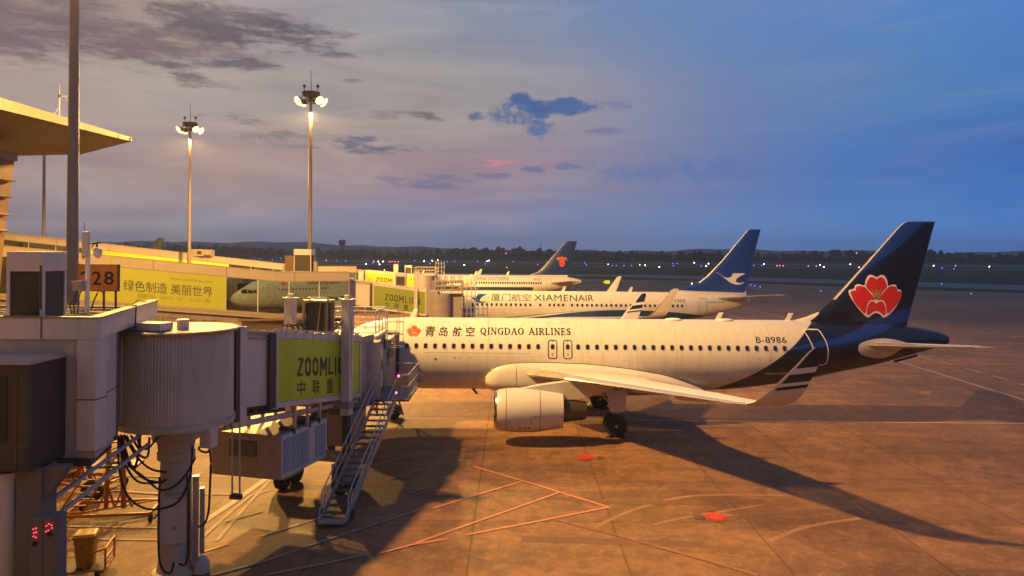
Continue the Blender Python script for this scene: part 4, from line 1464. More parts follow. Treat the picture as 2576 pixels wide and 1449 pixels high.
lamps = []
for c, x, y in [('b', 383, 105), ('b', 445, 105), ('b', 607, 124), ('b', 723, 105), ('r', 1305, 130), ('b', 1437, 137), ('b', 1555, 137), ('w', 1817, 176), ('w', 1990, 178), ('b', 1913, 130), ('b', 1903, 163), ('r', 1918, 147),
                ('w', 1975, 146), ('w', 2035, 146), ('r', 2118, 148), ('r', 2150, 148), ('r', 2190, 145), ('r', 2232, 147), ('b', 2440, 135), ('w', 2563, 142), ('a', 2053, 245)]:
    lamps.append((c,) + zc(900, 1000, 3.22, x, y))
for c, x, y in [('b', 15, 292), ('b', 145, 313), ('b', 285, 301), ('b', 348, 296), ('b', 538, 297), ('b', 600, 317), ('b', 830, 300), ('b', 1032, 322), ('b', 1125, 303), ('b', 1420, 310), ('b', 1433, 325), ('b', 1650, 330),
                ('b', 1680, 330), ('b', 1743, 332), ('b', 1805, 330), ('b', 2145, 315), ('b', 2180, 315), ('b', 2380, 333), ('w', 95, 297), ('w', 163, 293), ('w', 208, 288), ('w', 616, 298), ('w', 630, 292), ('w', 427, 326),
                ('a', 1613, 322), ('w', 1917, 330), ('w', 2035, 343), ('w', 2323, 310), ('w', 2440, 317), ('r', 778, 346), ('r', 257, 386), ('r', 205, 378), ('a', 1873, 325)]:
    lamps.append((c,) + zc(1650, 900, 2.0608, x, y))
for c, x, y in [('w', 632, 662), ('w', 425, 895), ('w', 512, 895), ('w', 1470, 637), ('b', 560, 660), ('b', 157, 657), ('b', 1323, 655), ('b', 1437, 655), ('b', 1280, 912), ('b', 1337, 925), ('b', 1415, 938),
                ('r', 1660, 658), ('r', 1700, 658), ('r', 1750, 658)]:
    lamps.append((c,) + zc(2650, 880, 3.622, x, y))
for c, x, y in [('w', 180, 450), ('w', 215, 468), ('w', 455, 445), ('w', 1210, 457), ('r', 75, 460), ('r', 148, 460), ('r', 1408, 457), ('w', 1714, 465), ('b', 1286, 475), ('b', 1393, 483), ('b', 1282, 606), ('b', 187, 665), ('b', 1550, 690), ('a', 535, 470)]:
    lamps.append((c,) + zc(3200, 860, 2.2636, x, y))
for c, px, py in lamps:
    nm, me, lb, ct, gp = LM[c]
    p = gnd(px, py, 0.8)
    if p.y > 930 or p.y < 0:
        p = at(px, py, 930)
    s = max(0.13, min(0.75, p.y / 900))
    o = link(bpy.data.objects.new(nm, me))
    o.scale = (s, s, s)
    o.location = (p.x, p.y, 0)
    tag(o, lb, ct, gp)
for px, py, lb in ((2155, 638, 'red obstruction lamp on a thin post beyond the bird emblem tail'), (1273, 638.5, 'red obstruction lamp on a thin post near the thin dark skyline pole')):
    q_ = at(px, py, 900)
    mb = MB()
    mb.tube([(0, 0, 0), (0, 0, q_.z)], .12, 6, mi=1)
    mb.lathe((0, 0, q_.z), (0, 0, 1), [(0, .3), (.3, .5), (.8, .4), (1.0, .05)], 10)
    o = mb.build('obstruction_light', [M_red_l, M_dark])
    o.location = (q_.x, q_.y, 0)
    tag(o, lb, 'warning light')

# lit yellow taxiway sign
p = gnd(1525, 717)
sg = thing('taxiway_sign', 'lit yellow and black taxiway sign on the dark ground left of the blue tail', 'sign', (p.x, p.y, 0))
w_ = 18.5 / 1930 * p.y
mb = MB()
mb.box((-w_ / 2, 0, .35), (w_ / 2, .3, 1.45))
for x_ in (-.4, .4):
    mb.box((x_ * w_ - .05, .1, 0), (x_ * w_ + .05, .2, .35))
mb.build('sign_case', M_dark, sg)
mb = MB()
mb.add([(-w_ * .2, -.02, .42), (w_ * .49, -.02, .42), (w_ * .49, -.02, 1.38), (-w_ * .2, -.02, 1.38)], [(0, 1, 2, 3)])
mb.build('sign_face', mat('lit_yellow_face', (0.8, 0.6, 0.02), .4, emit=(1.0, .72, .02), estr=1.1), sg)
lettering('sign_text', mat('lit_yellow_text', (0.8, 0.6, 0.02), .4, emit=(1.0, .72, .02), estr=1.0), sg, 'A3', (-w_ * .46, -.03, .6), (1, 0, 0), (0, 0, 1), w_ * .22, .65, .02)
lettering('sign_text', M_black, sg, '← 01→', (-w_ * .12, -.03, .65), (1, 0, 0), (0, 0, 1), w_ * .52, .5, .02)

# ------------------------------------------------------------------ painted markings on the apron
M_wline = mat('worn_white_marking', (0.40, 0.35, 0.30), 0.7, dirt=0.75, dscale=1.3, dcol=(0.17, 0.15, 0.13))
M_wline2 = mat('faded_white_marking', (0.30, 0.22, 0.16), 0.7, dirt=0.85, dscale=1.1, dcol=(0.15, 0.13, 0.11))
M_oline = mat('worn_red_marking', (0.50, 0.20, 0.11), 0.7, dirt=0.5, dscale=1.3, dcol=(0.2, 0.11, 0.08))
M_oline2 = mat('faded_red_marking', (0.26, 0.10, 0.06), 0.7, dirt=0.8, dscale=1.0, dcol=(0.14, 0.10, 0.08))
M_spot = mat('red_spray_paint', (0.42, 0.045, 0.02), 0.75, dirt=0.8, dscale=2.2, dcol=(0.22, 0.085, 0.04))
M_rubber = mat('rubber_streak', (0.12, 0.062, 0.034), 0.8, dirt=1.0, dscale=0.8, dcol=(0.19, 0.095, 0.05))
M_scuff = mat('pale_scuff', (0.29, 0.155, 0.08), 0.8, dirt=1.0, dscale=1.2, dcol=(0.2, 0.10, 0.05))


MZ = [0.003]


def marking(pts, w, m, z=0.005, name='apron_marking', world=False):
    MZ[0] += 0.0006
    z = MZ[0]
    q_ = [Vector((p[0], p[1], 0)) if world else gnd(*p) for p in pts]
    v, f = ribbon([(a.x, a.y) for a in q_], w)
    mb = MB()
    mb.add([(a, b, z) for a, b in v], f)
    return tag(mb.build(name, m), kind='structure')


E7 = lambda a, b: zc(2600, 1200, 1.722, a, b)
E8 = lambda a, b: zc(1600, 1700, 1.032, a, b)
E9 = lambda a, b: zc(800, 1650, 2.2156, a, b)
# tyre arcs and scuffs
for pts, w, m in (([(800, 425), (950, 355), (1150, 300), (1350, 288), (1600, 292)], .2, M_scuff), ([(1050, 410), (1200, 378), (1500, 330)], .16, M_scuff), ([(1520, 480), (1680, 420), (1900, 385)], .22, M_scuff),
                  ([(500, 470), (900, 482), (1250, 495)], .5, M_rubber), ([(1250, 400), (1500, 370), (1900, 350)], .4, M_rubber), ([(600, 300), (1000, 320), (1500, 315)], .5, M_rubber)):
    marking([E8(*q_) for q_ in smooth_poly(pts, 4, False)], w, m, .004, 'tyre_mark')
marking([(-40, 45.0), (90, 44.75)], .17, M_wline, world=True)
marking([(-40, 86.0), (120, 86)], .2, M_wline, world=True)
marking([E7(1680, 413), E7(2576, 688)], .17, M_wline, .009)
for a, b, c, d in ((1845, 383, 1925, 403), (2003, 425, 2090, 447), (2170, 470, 2273, 498), (2358, 522, 2467, 553), (2545, 577, 2660, 610)):
    marking([E7(a, b), E7(c, d)], .17, M_wline)
marking([E7(2000, 342), E7(2700, 400)], .18, M_wline)
marking([E7(625, 50), E7(1005, 137)], .25, M_wline)
marking([E7(505, 92), E7(640, 127)], .25, M_wline)
marking([E7(2480, 258), E7(2620, 246)], .5, M_wline2)
for pts, m, w in (([(300, 170), (560, 247)], M_oline, .14), ([(560, 247), (862, 340)], M_oline, .16), ([(862, 340), (560, 400), (270, 455)], M_oline, .15), ([(500, 235), (310, 291), (135, 345)], M_oline, .14),
                  ([(655, 280), (360, 385), (60, 490)], M_oline, .14), ([(630, 388), (800, 432)], M_oline2, .13), ([(30, 500), (200, 470)], M_oline, .15), ([(1050, 500), (1270, 560), (1480, 623)], M_oline2, .2), ([(800, 432), (1050, 500)], M_oline2, .1)):
    marking([E8(*p_) for p_ in pts], w, m, .006)
for pts, m, w in (([(620, 565), (300, 795), (0, 992)], M_wline, .28), ([(450, 738), (230, 920), (0, 1130)], M_wline2, .14), ([(620, 600), (350, 900), (150, 1140)], M_wline2, .14), ([(640, 688), (450, 735)], M_wline2, .14),
                  ([(230, 968), (560, 878)], M_wline2, .13), ([(0, 728), (430, 728)], M_wline2, .13), ([(0, 1248), (250, 1170)], M_oline, .13), ([(100, 1449), (560, 1325), (1100, 1140), (1960, 860)], M_wline2, .14),
                  ([(560, 1449), (1100, 1345), (1480, 1262)], M_wline2, .12), ([(540, 1100), (960, 970), (1250, 880)], M_wline2, .12), ([(1540, 470), (1994, 350)], M_wline2, .12), ([(1660, 600), (1994, 500)], M_wline2, .12),
                  ([(1600, 1250), (1994, 1150)], M_oline, .12), ([(1850, 715), (1994, 672)], M_wline2, .12)):
    marking([E9(*p_) for p_ in pts], w, m, .006)
Z2 = lambda a, b: zc(0, 1750, 2.615, a, b)
for pts, w in (([(570, 930), (1670, 950)], .12), ([(570, 1065), (1670, 1075)], .1), ([(1300, 400), (1680, 415)], .2), ([(1180, 560), (1700, 595)], .2)):
    marking([Z2(*p_) for p_ in pts], w, M_wline2, .006)
M_spot2 = bpy.data.materials.new('soft_red_spray_paint')
M_spot2.use_nodes = True
q0 = G(M_spot2.node_tree)
sb = M_spot2.node_tree.nodes['Principled BSDF']
st_ = q0.n('ShaderNodeTexCoord').outputs['Object']
ln_ = q0.n('ShaderNodeVectorMath', operation='LENGTH')
M_spot2.node_tree.links.new(st_, ln_.inputs[0])
rn_ = q0.m('ADD', ln_.outputs['Value'], q0.m('MULTIPLY', q0.m('SUBTRACT', q0.noise(st_, 3.0, 5.0, .6), 0.5), 0.5))
q0.put(sb.inputs['Alpha'], q0.m('MULTIPLY', q0.step(rn_, 1.05, 0.35), 0.8))
sb.inputs['Base Color'].default_value = (0.55, 0.035, 0.02, 1)
sb.inputs['Roughness'].default_value = 0.75
for px, py, rx, ry in ((1473, 1152, 27, 8.5), (1800, 1302, 34, 14)):
    c0, cx_, cy_ = gnd(px, py), gnd(px + rx, py), gnd(px, py - ry)
    mb = MB()
    mb.add([(1.15 * math.cos(2 * PI * k / 32), 1.15 * math.sin(2 * PI * k / 32), 0) for k in range(32)], [tuple(range(32))])
    o = mb.build('red_paint_spot', M_spot2)
    o.location = (c0.x, c0.y, .042)
    o.scale = (cx_.x - c0.x, cy_.y - c0.y, 1)
    tag(o, kind='structure')
for px, py, w_ in ((1510, 1153, .22), (1755, 1301, .24), (1785, 1285, .16)):
    q_ = gnd(px, py)
    mb = MB()
    v, f = outline(rrect(q_.x - w_ * .6, q_.y - w_, q_.x + w_ * .6, q_.y + w_, .05), .07)
    mb.add([(a, b, .046) for a, b in v], f)
    for k in range(3):
        mb.add([(q_.x - w_ * .4, q_.y - w_ * .6 + k * w_ * .5, .047), (q_.x + w_ * .4, q_.y - w_ * .6 + k * w_ * .5, .047), (q_.x + w_ * .4, q_.y - w_ * .5 + k * w_ * .5 + .05, .047), (q_.x - w_ * .4, q_.y - w_ * .5 + k * w_ * .5 + .05, .047)], [(0, 1, 2, 3)])
    tag(mb.build('apron_marking', M_rubber), kind='structure')

# ------------------------------------------------------------------ floodlight masts
MAST_P = 235000.0


def mast(x, y, H, label, r0=.28, r1=.16, power=MAST_P, lit=True, lamps=6, n=14):
    t = thing('floodlight_mast', label, 'floodlight mast', (x, y, 0), group='floodlight masts along the terminal')
    mb = MB()
    mb.lathe((0, 0, 0), (0, 0, 1), [(0, r0 * 1.5), (.35, r0 * 1.5), (.36, r0), (H * .33, r0 + (r1 - r0) * .33), (H * .335, r0 + (r1 - r0) * .36), (H * .66, r0 + (r1 - r0) * .68), (H * .665, r0 + (r1 - r0) * .72), (H, r1)], n)
    mb.build('pole', M_pole, t, smooth=True)
    mb = MB()
    for k in range(16):
        a, b = 2 * PI * k / 16, 2 * PI * (k + 1) / 16
        for rr, zz in ((1.25, H - .55), (.75, H + .35)):
            mb.bar((rr * math.cos(a), rr * math.sin(a), zz), (rr * math.cos(b), rr * math.sin(b), zz), .09, .09)
        if k % 2 == 0:
            mb.bar((.15 * math.cos(a), .15 * math.sin(a), H - .5), (1.25 * math.cos(a), 1.25 * math.sin(a), H - .55), .07, .07)
            mb.bar((1.25 * math.cos(a), 1.25 * math.sin(a), H - .55), (.75 * math.cos(a), .75 * math.sin(a), H + .35), .06, .06)
    mb.lathe((0, 0, H - .2), (0, 0, 1), [(0, .3), (.1, .75), (.35, .95), (.62, 1.0), (.66, .9)], 18)
    mb.build('head_frame', M_dark, t)
    for k in range(lamps):
        a = RAD((-38, 0, 38, 142, 180, 218)[k])
        u, w, dn = Vector((math.cos(a), math.sin(a), 0)), Vector((-math.sin(a), math.cos(a), 0)), Vector((0, 0, -1))
        c = u * 1.5 + Vector((0, 0, H - .62))
        f = (u * .80 + dn * .60).normalized()
        up_ = f.cross(w)
        mb = MB()
        mb.obox(c - f * .16, w * .30, up_ * .26, f * .14)
        mb.bar(u * 1.2 + Vector((0, 0, H - .55)), c - f * .2, .06, .06)
        fl = mb.build('floodlight', M_dark, t)
        mb = MB()
        mb.lathe(c - f * .03, f, [(-.08, .30), (0, .46), (.07, .47), (.16, .38), (.22, .22), (.24, .02)], 16)
        mb.build('lamp_glass', M_lamp if lit else M_white, fl, smooth=True)
    mb = MB()
    mb.tube([(0, 0, H + .3), (0, 0, H + 2.9)], .045, 6, r2=.02)
    mb.build('lightning_rod', M_dark, t)
    for sx in (-1, 1):
        mb = MB()
        mb.tube([(sx * .75, 0, H + .4), (sx * .75, 0, H + .95)], .04, 6)
        mb.lathe((sx * .75, 0, H + .95), (0, 0, 1), [(0, .08), (.05, .16), (.28, .16), (.36, .03)], 10)
        mb.build('beacon', M_dark, t, smooth=True)
    if lit:
        ld = bpy.data.lights.new('sodium_light', 'SPOT')
        ld.spot_size = RAD(170)
        ld.spot_blend = 0.2
        ld.energy = power
        ld.color = SODIUM
        ld.shadow_soft_size = 0.6
        # floodlights are aimed outwards: weaker straight down than at 50 to 80 degrees from the nadir
        ld.use_nodes = True
        lq = G(ld.node_tree)
        em = [n_ for n_ in ld.node_tree.nodes if n_.type == 'EMISSION'][0]
        zz_ = lq.sep(lq.n('ShaderNodeTexCoord').outputs['Normal'])[2]
        lq.put(em.inputs['Strength'], lq.m('MULTIPLY_ADD', lq.step(lq.m('ABSOLUTE', zz_), 1.0, 0.5), 0.90, 0.11))
        lo = bpy.data.objects.new('sodium_light', ld)
        link(lo, t)
        lo.location = (0, 0, H - 1.75)
    return t


mast(-18.9, 33.0, 27.5, 'thick grey floodlight mast rising past the orange number sign, head out of the picture', .29, .15)
mast(-22.4, 85.0, 26.9, 'lit floodlight mast with a lightning rod rising behind the roof unit with a grille')
mast(-44.6, 106.0, 26.9, 'lit floodlight mast with a lightning rod between the roof tip and the taller mast')
mast(-85.5, 140.0, 30.5, 'thin mast under the terminal roof, its head hidden behind the roof', .30, .24, power=40000.0, n=12)

# ------------------------------------------------------------------ terminal
tm = thing('terminal_building', 'terminal building end with a wide pointed roof lit orange from below', 'terminal building', (-40, 60, 0))
T0 = Vector((-40, 60, 0))
foot = [(-31.6, 22), (-31.0, 46.5), (-29.7, 59.8), (-38.4, 68.2), (-46, 69.8), (-80, 71), (-80, 22)]
ZS = 18.2
thk = [1.1, .70, .30, .3, .3, .3, 1.1]
mb = MB()
n_ = len(foot)
mb.add([(x, y, ZS) for x, y in foot] + [(x, y, ZS + h) for (x, y), h in zip(foot, thk)], [tuple(reversed(range(n_))), ], 0)
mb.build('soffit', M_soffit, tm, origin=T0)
mb = MB()
top = [(x, y, ZS + h) for (x, y), h in zip(foot, thk)]
low = [(x, y, ZS - .01) for x, y in foot]
mb.add(low + top, [(i, (i + 1) % n_, n_ + (i + 1) % n_, n_ + i) for i in range(n_)])
mb.add(top + [(-55, 50, ZS + 3.2)], [(i, (i + 1) % n_, n_) for i in range(n_)])
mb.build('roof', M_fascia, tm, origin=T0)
mb = MB()
for i in range(24):
    yy = 24 + i * 1.55
    xx = pchip([22, 46.5, 59.8], [-31.6, -31.0, -29.7], yy)
    hh = pchip([22, 46.5, 59.8], [1.1, .7, .3], yy)
    mb.box((xx - .02, yy - .012, ZS + .02), (xx + .035, yy + .012, ZS + hh))
mb.build('fascia_joint', M_brown, tm, origin=T0)
# slanted facade with projecting sun-shade fins
mb = MB()
XW = [(-40.35, 17.0), (-40.95, 12.0), (-41.6, 0)]
mb.prism([(-38.9 + .0, 60, 17.1), (-39.6, 60, 11.8), (-40.6, 60, 0), (-75, 60, 0), (-75, 60, 17.1)], (0, -18, 0))
mb.build('wall', M_brown, tm, origin=T0)
mb = MB()
mb.box((-75, 41.9, 16.6), (-38.75, 60.05, 17.25))
mb.build('eave_band', M_fascia, tm, origin=T0)
for py, ln in ((455, 37), (495, 28), (540, 25), (580, 22)):
    q_ = at(0, py, 59.5)
    mb = MB()
    xe = at(ln, py, 59.5).x
    mb.prism([(q_.x - 3, 59.7, q_.z + .12), (xe - .2, 59.7, q_.z + .07), (xe, 59.7, q_.z), (xe - .2, 59.7, q_.z - .07), (q_.x - 3, 59.7, q_.z - .14)], (0, -17.5, 0))
    mb.build('sunshade_fin', M_fascia, tm, origin=T0)
# weather mast on the roof
q_ = at(150, 284, 54)
wx = thing('roof_antenna', 'thin weather aerial with a side arm on the terminal roof edge', 'antenna', q_)
mb = MB()
mb.tube([(0, 0, -.6), (0, 0, 1.55)], .035, 6)
mb.tube([(0, 0, 1.1), (0, 0, 2.0)], .018, 6)
mb.tube([(0, 0, 1.18), (.9, 0, 1.18)], .025, 6)
mb.tube([(.9, 0, .9), (.9, 0, 1.5)], .02, 6)
mb.tube([(0, 0, .4), (-.75, 0, -.5)], .02, 6)
mb.tube([(0, 0, .4), (-.3, .5, -.5)], .02, 6)
mb.tube([(.35, 0, 1.18), (.5, 0, .95), (.75, 0, .95), (.9, 0, 1.05)], .015, 6)
mb.build('aerial', M_grey, wx)
mb = MB()
mb.box((-.08, -.08, 1.1), (.08, .08, 1.28))
mb.build('sensor', M_dark, wx)
# ------------------------------------------------------------------ fixed glazed walkways
def walkway(label, P0, P1, ztop, slope, S2, ads, texts, wall_h=4.25, depth=2.8, low=None):
    """sloping covered walkway: local x along the wall, -y towards the apron; z drops by slope per metre up to P1, then runs level to S2"""
    P0, P1 = Vector(P0), Vector(P1)
    S1 = (P1 - P0).length
    d = (P1 - P0).normalized()
    t = thing('glazed_walkway', label, 'walkway', (P0.x, P0.y, 0), math.atan2(d.y, d.x), 'fixed walkways between terminal and gates')

    def fin_(mb):
        mb.v = [Vector((p.x, p.y, p.z + ztop - slope * min(p.x, S1))) for p in mb.v]
        return mb
    cuts = [0, S1, S2]

    def spans(mb, y0, y1, z0, z1, a=0, b=None, mi=0):
        b = S2 if b is None else b
        st = [a] + [c for c in cuts if a < c < b] + [b]
        for p, q in zip(st, st[1:]):
            mb.box((p, y0, z0), (q, y1, z1), mi)
        return mb
    H_ = wall_h
    fin_(spans(MB(), 0, depth, -.87, 0)).build('parapet', M_cream, t)
    mb = MB()
    spans(mb, -.06, .02, -.93, -.87)
    spans(mb, -.04, .02, -.02, .05)
    fin_(mb).build('coping', M_fascia, t)
    mb = MB()
    s = 3.0
    while s < S2:
        mb.box((s - .03, -.02, -.84), (s + .03, .0, -.02))
        s += 6.2
    fin_(mb).build('cladding_joint', M_seam, t)
    mb = MB()
    spans(mb, -.05, .12, -H_, -H_ + .24)
    spans(mb, -.02, depth, -H_ - .28, -H_ - .02)
    fin_(mb).build('sill', M_fascia, t)
    mb = MB()
    spans(mb, .35, depth - .3, -H_ - .85, -H_ - .28)
    fin_(mb).build('floor_beam', M_under, t)
    fin_(spans(MB(), depth - .1, depth, -H_ + .0, -.87)).build('back_wall', M_under, t)
    mb = MB()
    mb.box((S2, 0, -H_), (S2 + .1, depth, 0))
    fin_(mb).build('end_wall', M_cream, t)
    z0, z1 = -H_ + .24, -.93
    for a, b, m in ads:
        fin_(spans(MB(), -.01, .06, z0, z1, a, b)).build('advert_panel', m, t)
    free, c = [], 0
    for a, b, m in sorted(ads):
        if a > c:
            free.append((c, a))
        c = b
    free.append((c, S2))
    for a, b in free:
        n = max(1, round((b - a) / 3.1))
        for k in range(n):
            p, q = a + (b - a) * k / n, a + (b - a) * (k + 1) / n
            g_ = MB()
            spans(g_, .02, .045, z0, z1, p + .03, q - .03)
            fin_(g_).build('glass_pane', M_glass, t)
            mb = MB()
            mb.box((p - .035, .0, z0), (p + .035, .1, z1))
            fin_(mb).build('mullion', M_light, t)
            mb = MB()
            if k % 2 == 0:
                mb.bar((p + .1, .3, z1), (q - .1, .3, z0), .16, .16, up=(0, 1, 0))
            else:
                mb.bar((p + .1, .3, z0), (q - .1, .3, z1), .16, .16, up=(0, 1, 0))
            fin_(mb).build('truss_brace', M_light, t)
    for body, m, s, zf, w, h, bold in texts:
        vs, fs = text2d(body, w, h, bold)
        mb = MB()
        mb.add([(s + a, -.03, z0 + zf * (z1 - z0) + b) for a, b in vs], fs)
        fin_(mb)
        me = bpy.data.meshes.new('lettering')
        me.from_pydata([tuple(p) for p in mb.v], [], mb.f)
        me.materials.append(m)
        link(bpy.data.objects.new('lettering', me), t)
    for s in np.arange(S2 - 4.5, 0, -12.5):
        for yy in (.5, depth - .5):
            zt = ztop - slope * min(s, S1) - H_ - .85
            mb = MB()
            mb.lathe((s, yy, 0), (0, 0, 1), [(0, .42), (.3, .42), (.31, .28), (zt, .28)], 16)
            mb.build('column', M_under, t, smooth=True)
    return t, fin_


w2, fin2_ = walkway('long sloping walkway with the big yellow advert and mirror glass behind the number sign', (-52, 60.25), (-22.2, 73.66), 7.71 + .1018 * 32.68, .1018, 39.2,
                    [(12.9, 27.75, M_yellow)],
                    [('绿色制造 美丽世界', M_ink, 19.2, .34, 7.4, .98, .006), ('www.zoomlion.com', M_ink2, 23.0, .76, 3.6, .36, .005), ('股票代码：000157（深）、01157（港）', M_ink2, 20.35, .16, 6.1, .40, .005)])
mb = MB()
mb.box((29.2, .3, 1.9), (39.0, .33, 7.71 - 4.6))
mb.build('lower_glass', M_glass, w2)
mb = MB()
mb.box((28.9, -.25, 3.1), (39.2, 2.5, 3.3))
mb.box((28.9, .2, 1.6), (39.2, 2.5, 1.9))
mb.build('lower_canopy', M_brown, w2)
w3, fin3_ = walkway('farther sloping walkway whose cream parapet shows above the yellow advert walkway', (-80, 92.83), (-31, 114.9), 7.45 + .1157 * 53.7, .1157, 61.4,
                    [(24.5, 43.0, M_lime)], [])
# small cabinets on the farther walkway roof
for px0, px1, py0, py1, d, lb in ((480, 512, 627, 640, 108.5, 'small cream box standing on the farther walkway parapet beside the mast foot'), (515, 533, 628, 641, 109, 'flared cream hood on the farther walkway parapet')):
    a, b = at(px0, py1 + 4, d), at(px1, py0, d)
    mb = MB()
    mb.box((a.x, d, a.z), (b.x, d + 1.0, b.z))
    if py0 == 627:
        mb.box((b.x - .9, d - .02, a.z + .25), (b.x - .3, d, b.z - .25), 1)
    else:
        mb.prism([(a.x, d - .01, b.z), (b.x + .25, d - .01, b.z), (b.x - .1, d - .01, a.z + .2), (a.x + .1, d - .01, a.z + .2)], (0, -.4, 0))
    o = mb.build('roof_cabinet', [M_cream, M_grille], origin=(a.x, d, a.z))
    tag(o, lb, 'roof cabinet')


def grille_unit(label, c, w, dp, h, rotz=0, front=M_grille, posts=True, cat='air conditioner'):
    """cabinet with dark grilles between light corner posts; c = centre of its base"""
    t = thing('roof_air_unit', label, cat, c, rotz)
    mb = MB()
    mb.box((-w / 2, -dp / 2, 0), (w / 2, dp / 2, .06))
    mb.box((-w / 2, -dp / 2, h * .74), (w / 2, dp / 2, h))
    for sx in (-1, 1):
        for sy in (-1, 1):
            mb.box((sx * w / 2 - (.09 if sx > 0 else 0), sy * dp / 2 - (.09 if sy > 0 else 0), .06), (sx * w / 2 + (.09 if sx < 0 else 0), sy * dp / 2 + (.09 if sy < 0 else 0), h * .74))
    mb.build('casing', M_light, t, bevel=.012)
    mb = MB()
    mb.box((-w / 2 + .04, -dp / 2 + .04, .06), (w / 2 - .04, dp / 2 - .04, h * .74))
    n = int(h * .68 / .035)
    for k in range(n):
        z = .08 + k * .035
        mb.box((-w / 2 + .09, -dp / 2 + .03, z), (w / 2 - .09, -dp / 2 + .045, z + .015), 1)
        mb.box((w / 2 - .045, -dp / 2 + .09, z), (w / 2 - .03, dp / 2 - .09, z + .015), 1)
    mb.build('grille', [front, mat('grille_bar', (.06, .048, .042), .6)], t)
    return t


t = grille_unit('cream roof unit with a dark grille at the foot of the tall lit mast', at(766, 683, 77.5), 1.75, 1.6, 2.25)
mb = MB()
mb.box((-1.9, -.3, .05), (-1.05, .3, 1.6))
mb.build('side_box', M_brown, t)
mb = MB()
mb.box((.95, -.2, .0), (1.3, .2, 1.0))
mb.box((-2.2, -.1, -.1), (-1.9, .2, .6))
mb.build('pipe_box', M_cream, t)


BLOCK = {
    'Z': (.62, [(.08, .92, .54, .92), (.54, .92, .08, .08), (.08, .08, .54, .08)]),
    'O': (.62, [(.10, .24, .10, .76), (.10, .76, .24, .92), (.24, .92, .38, .92), (.38, .92, .52, .76), (.52, .76, .52, .24), (.52, .24, .38, .08), (.38, .08, .24, .08), (.24, .08, .10, .24)]),
    'M': (.80, [(.10, 0, .10, .95), (.10, .95, .40, .35), (.40, .35, .70, .95), (.70, .95, .70, 0)]),
    'L': (.54, [(.10, .95, .10, .06), (.04, .08, .48, .08)]),
    'I': (.26, [(.13, 0, .13, .98)]),
    'N': (.66, [(.10, 0, .10, .95), (.10, .95, .56, .05), (.56, .05, .56, 1)]),
}


def block_title(body, width, height, sw=.17):
    """heavy sans capitals drawn as strokes"""
    tot = sum(BLOCK[ch][0] + .14 for ch in body) - .14
    sx, cx_, vs, fs = width / tot, 0.0, [], []
    for ch in body:
        for a_, b_, c_, d_ in BLOCK[ch][1]:
            p_, q_ = Vector(((cx_ + a_) * sx, b_ * height)), Vector(((cx_ + c_) * sx, d_ * height))
            t_ = (q_ - p_).normalized()
            n_ = Vector((-t_.y, t_.x))
            hw_ = (sw * height * abs(n_.y) * .8 + sw * .95 * sx * abs(n_.x)) / 2
            p_, q_ = p_ - t_ * hw_ * .7, q_ + t_ * hw_ * .7
            k_ = len(vs)
            vs += [tuple(p_ + n_ * hw_), tuple(p_ - n_ * hw_), tuple(q_ - n_ * hw_), tuple(q_ + n_ * hw_)]
            fs.append((k_, k_ + 1, k_ + 2, k_ + 3))
        cx_ += BLOCK[ch][0] + .14
    return vs, fs


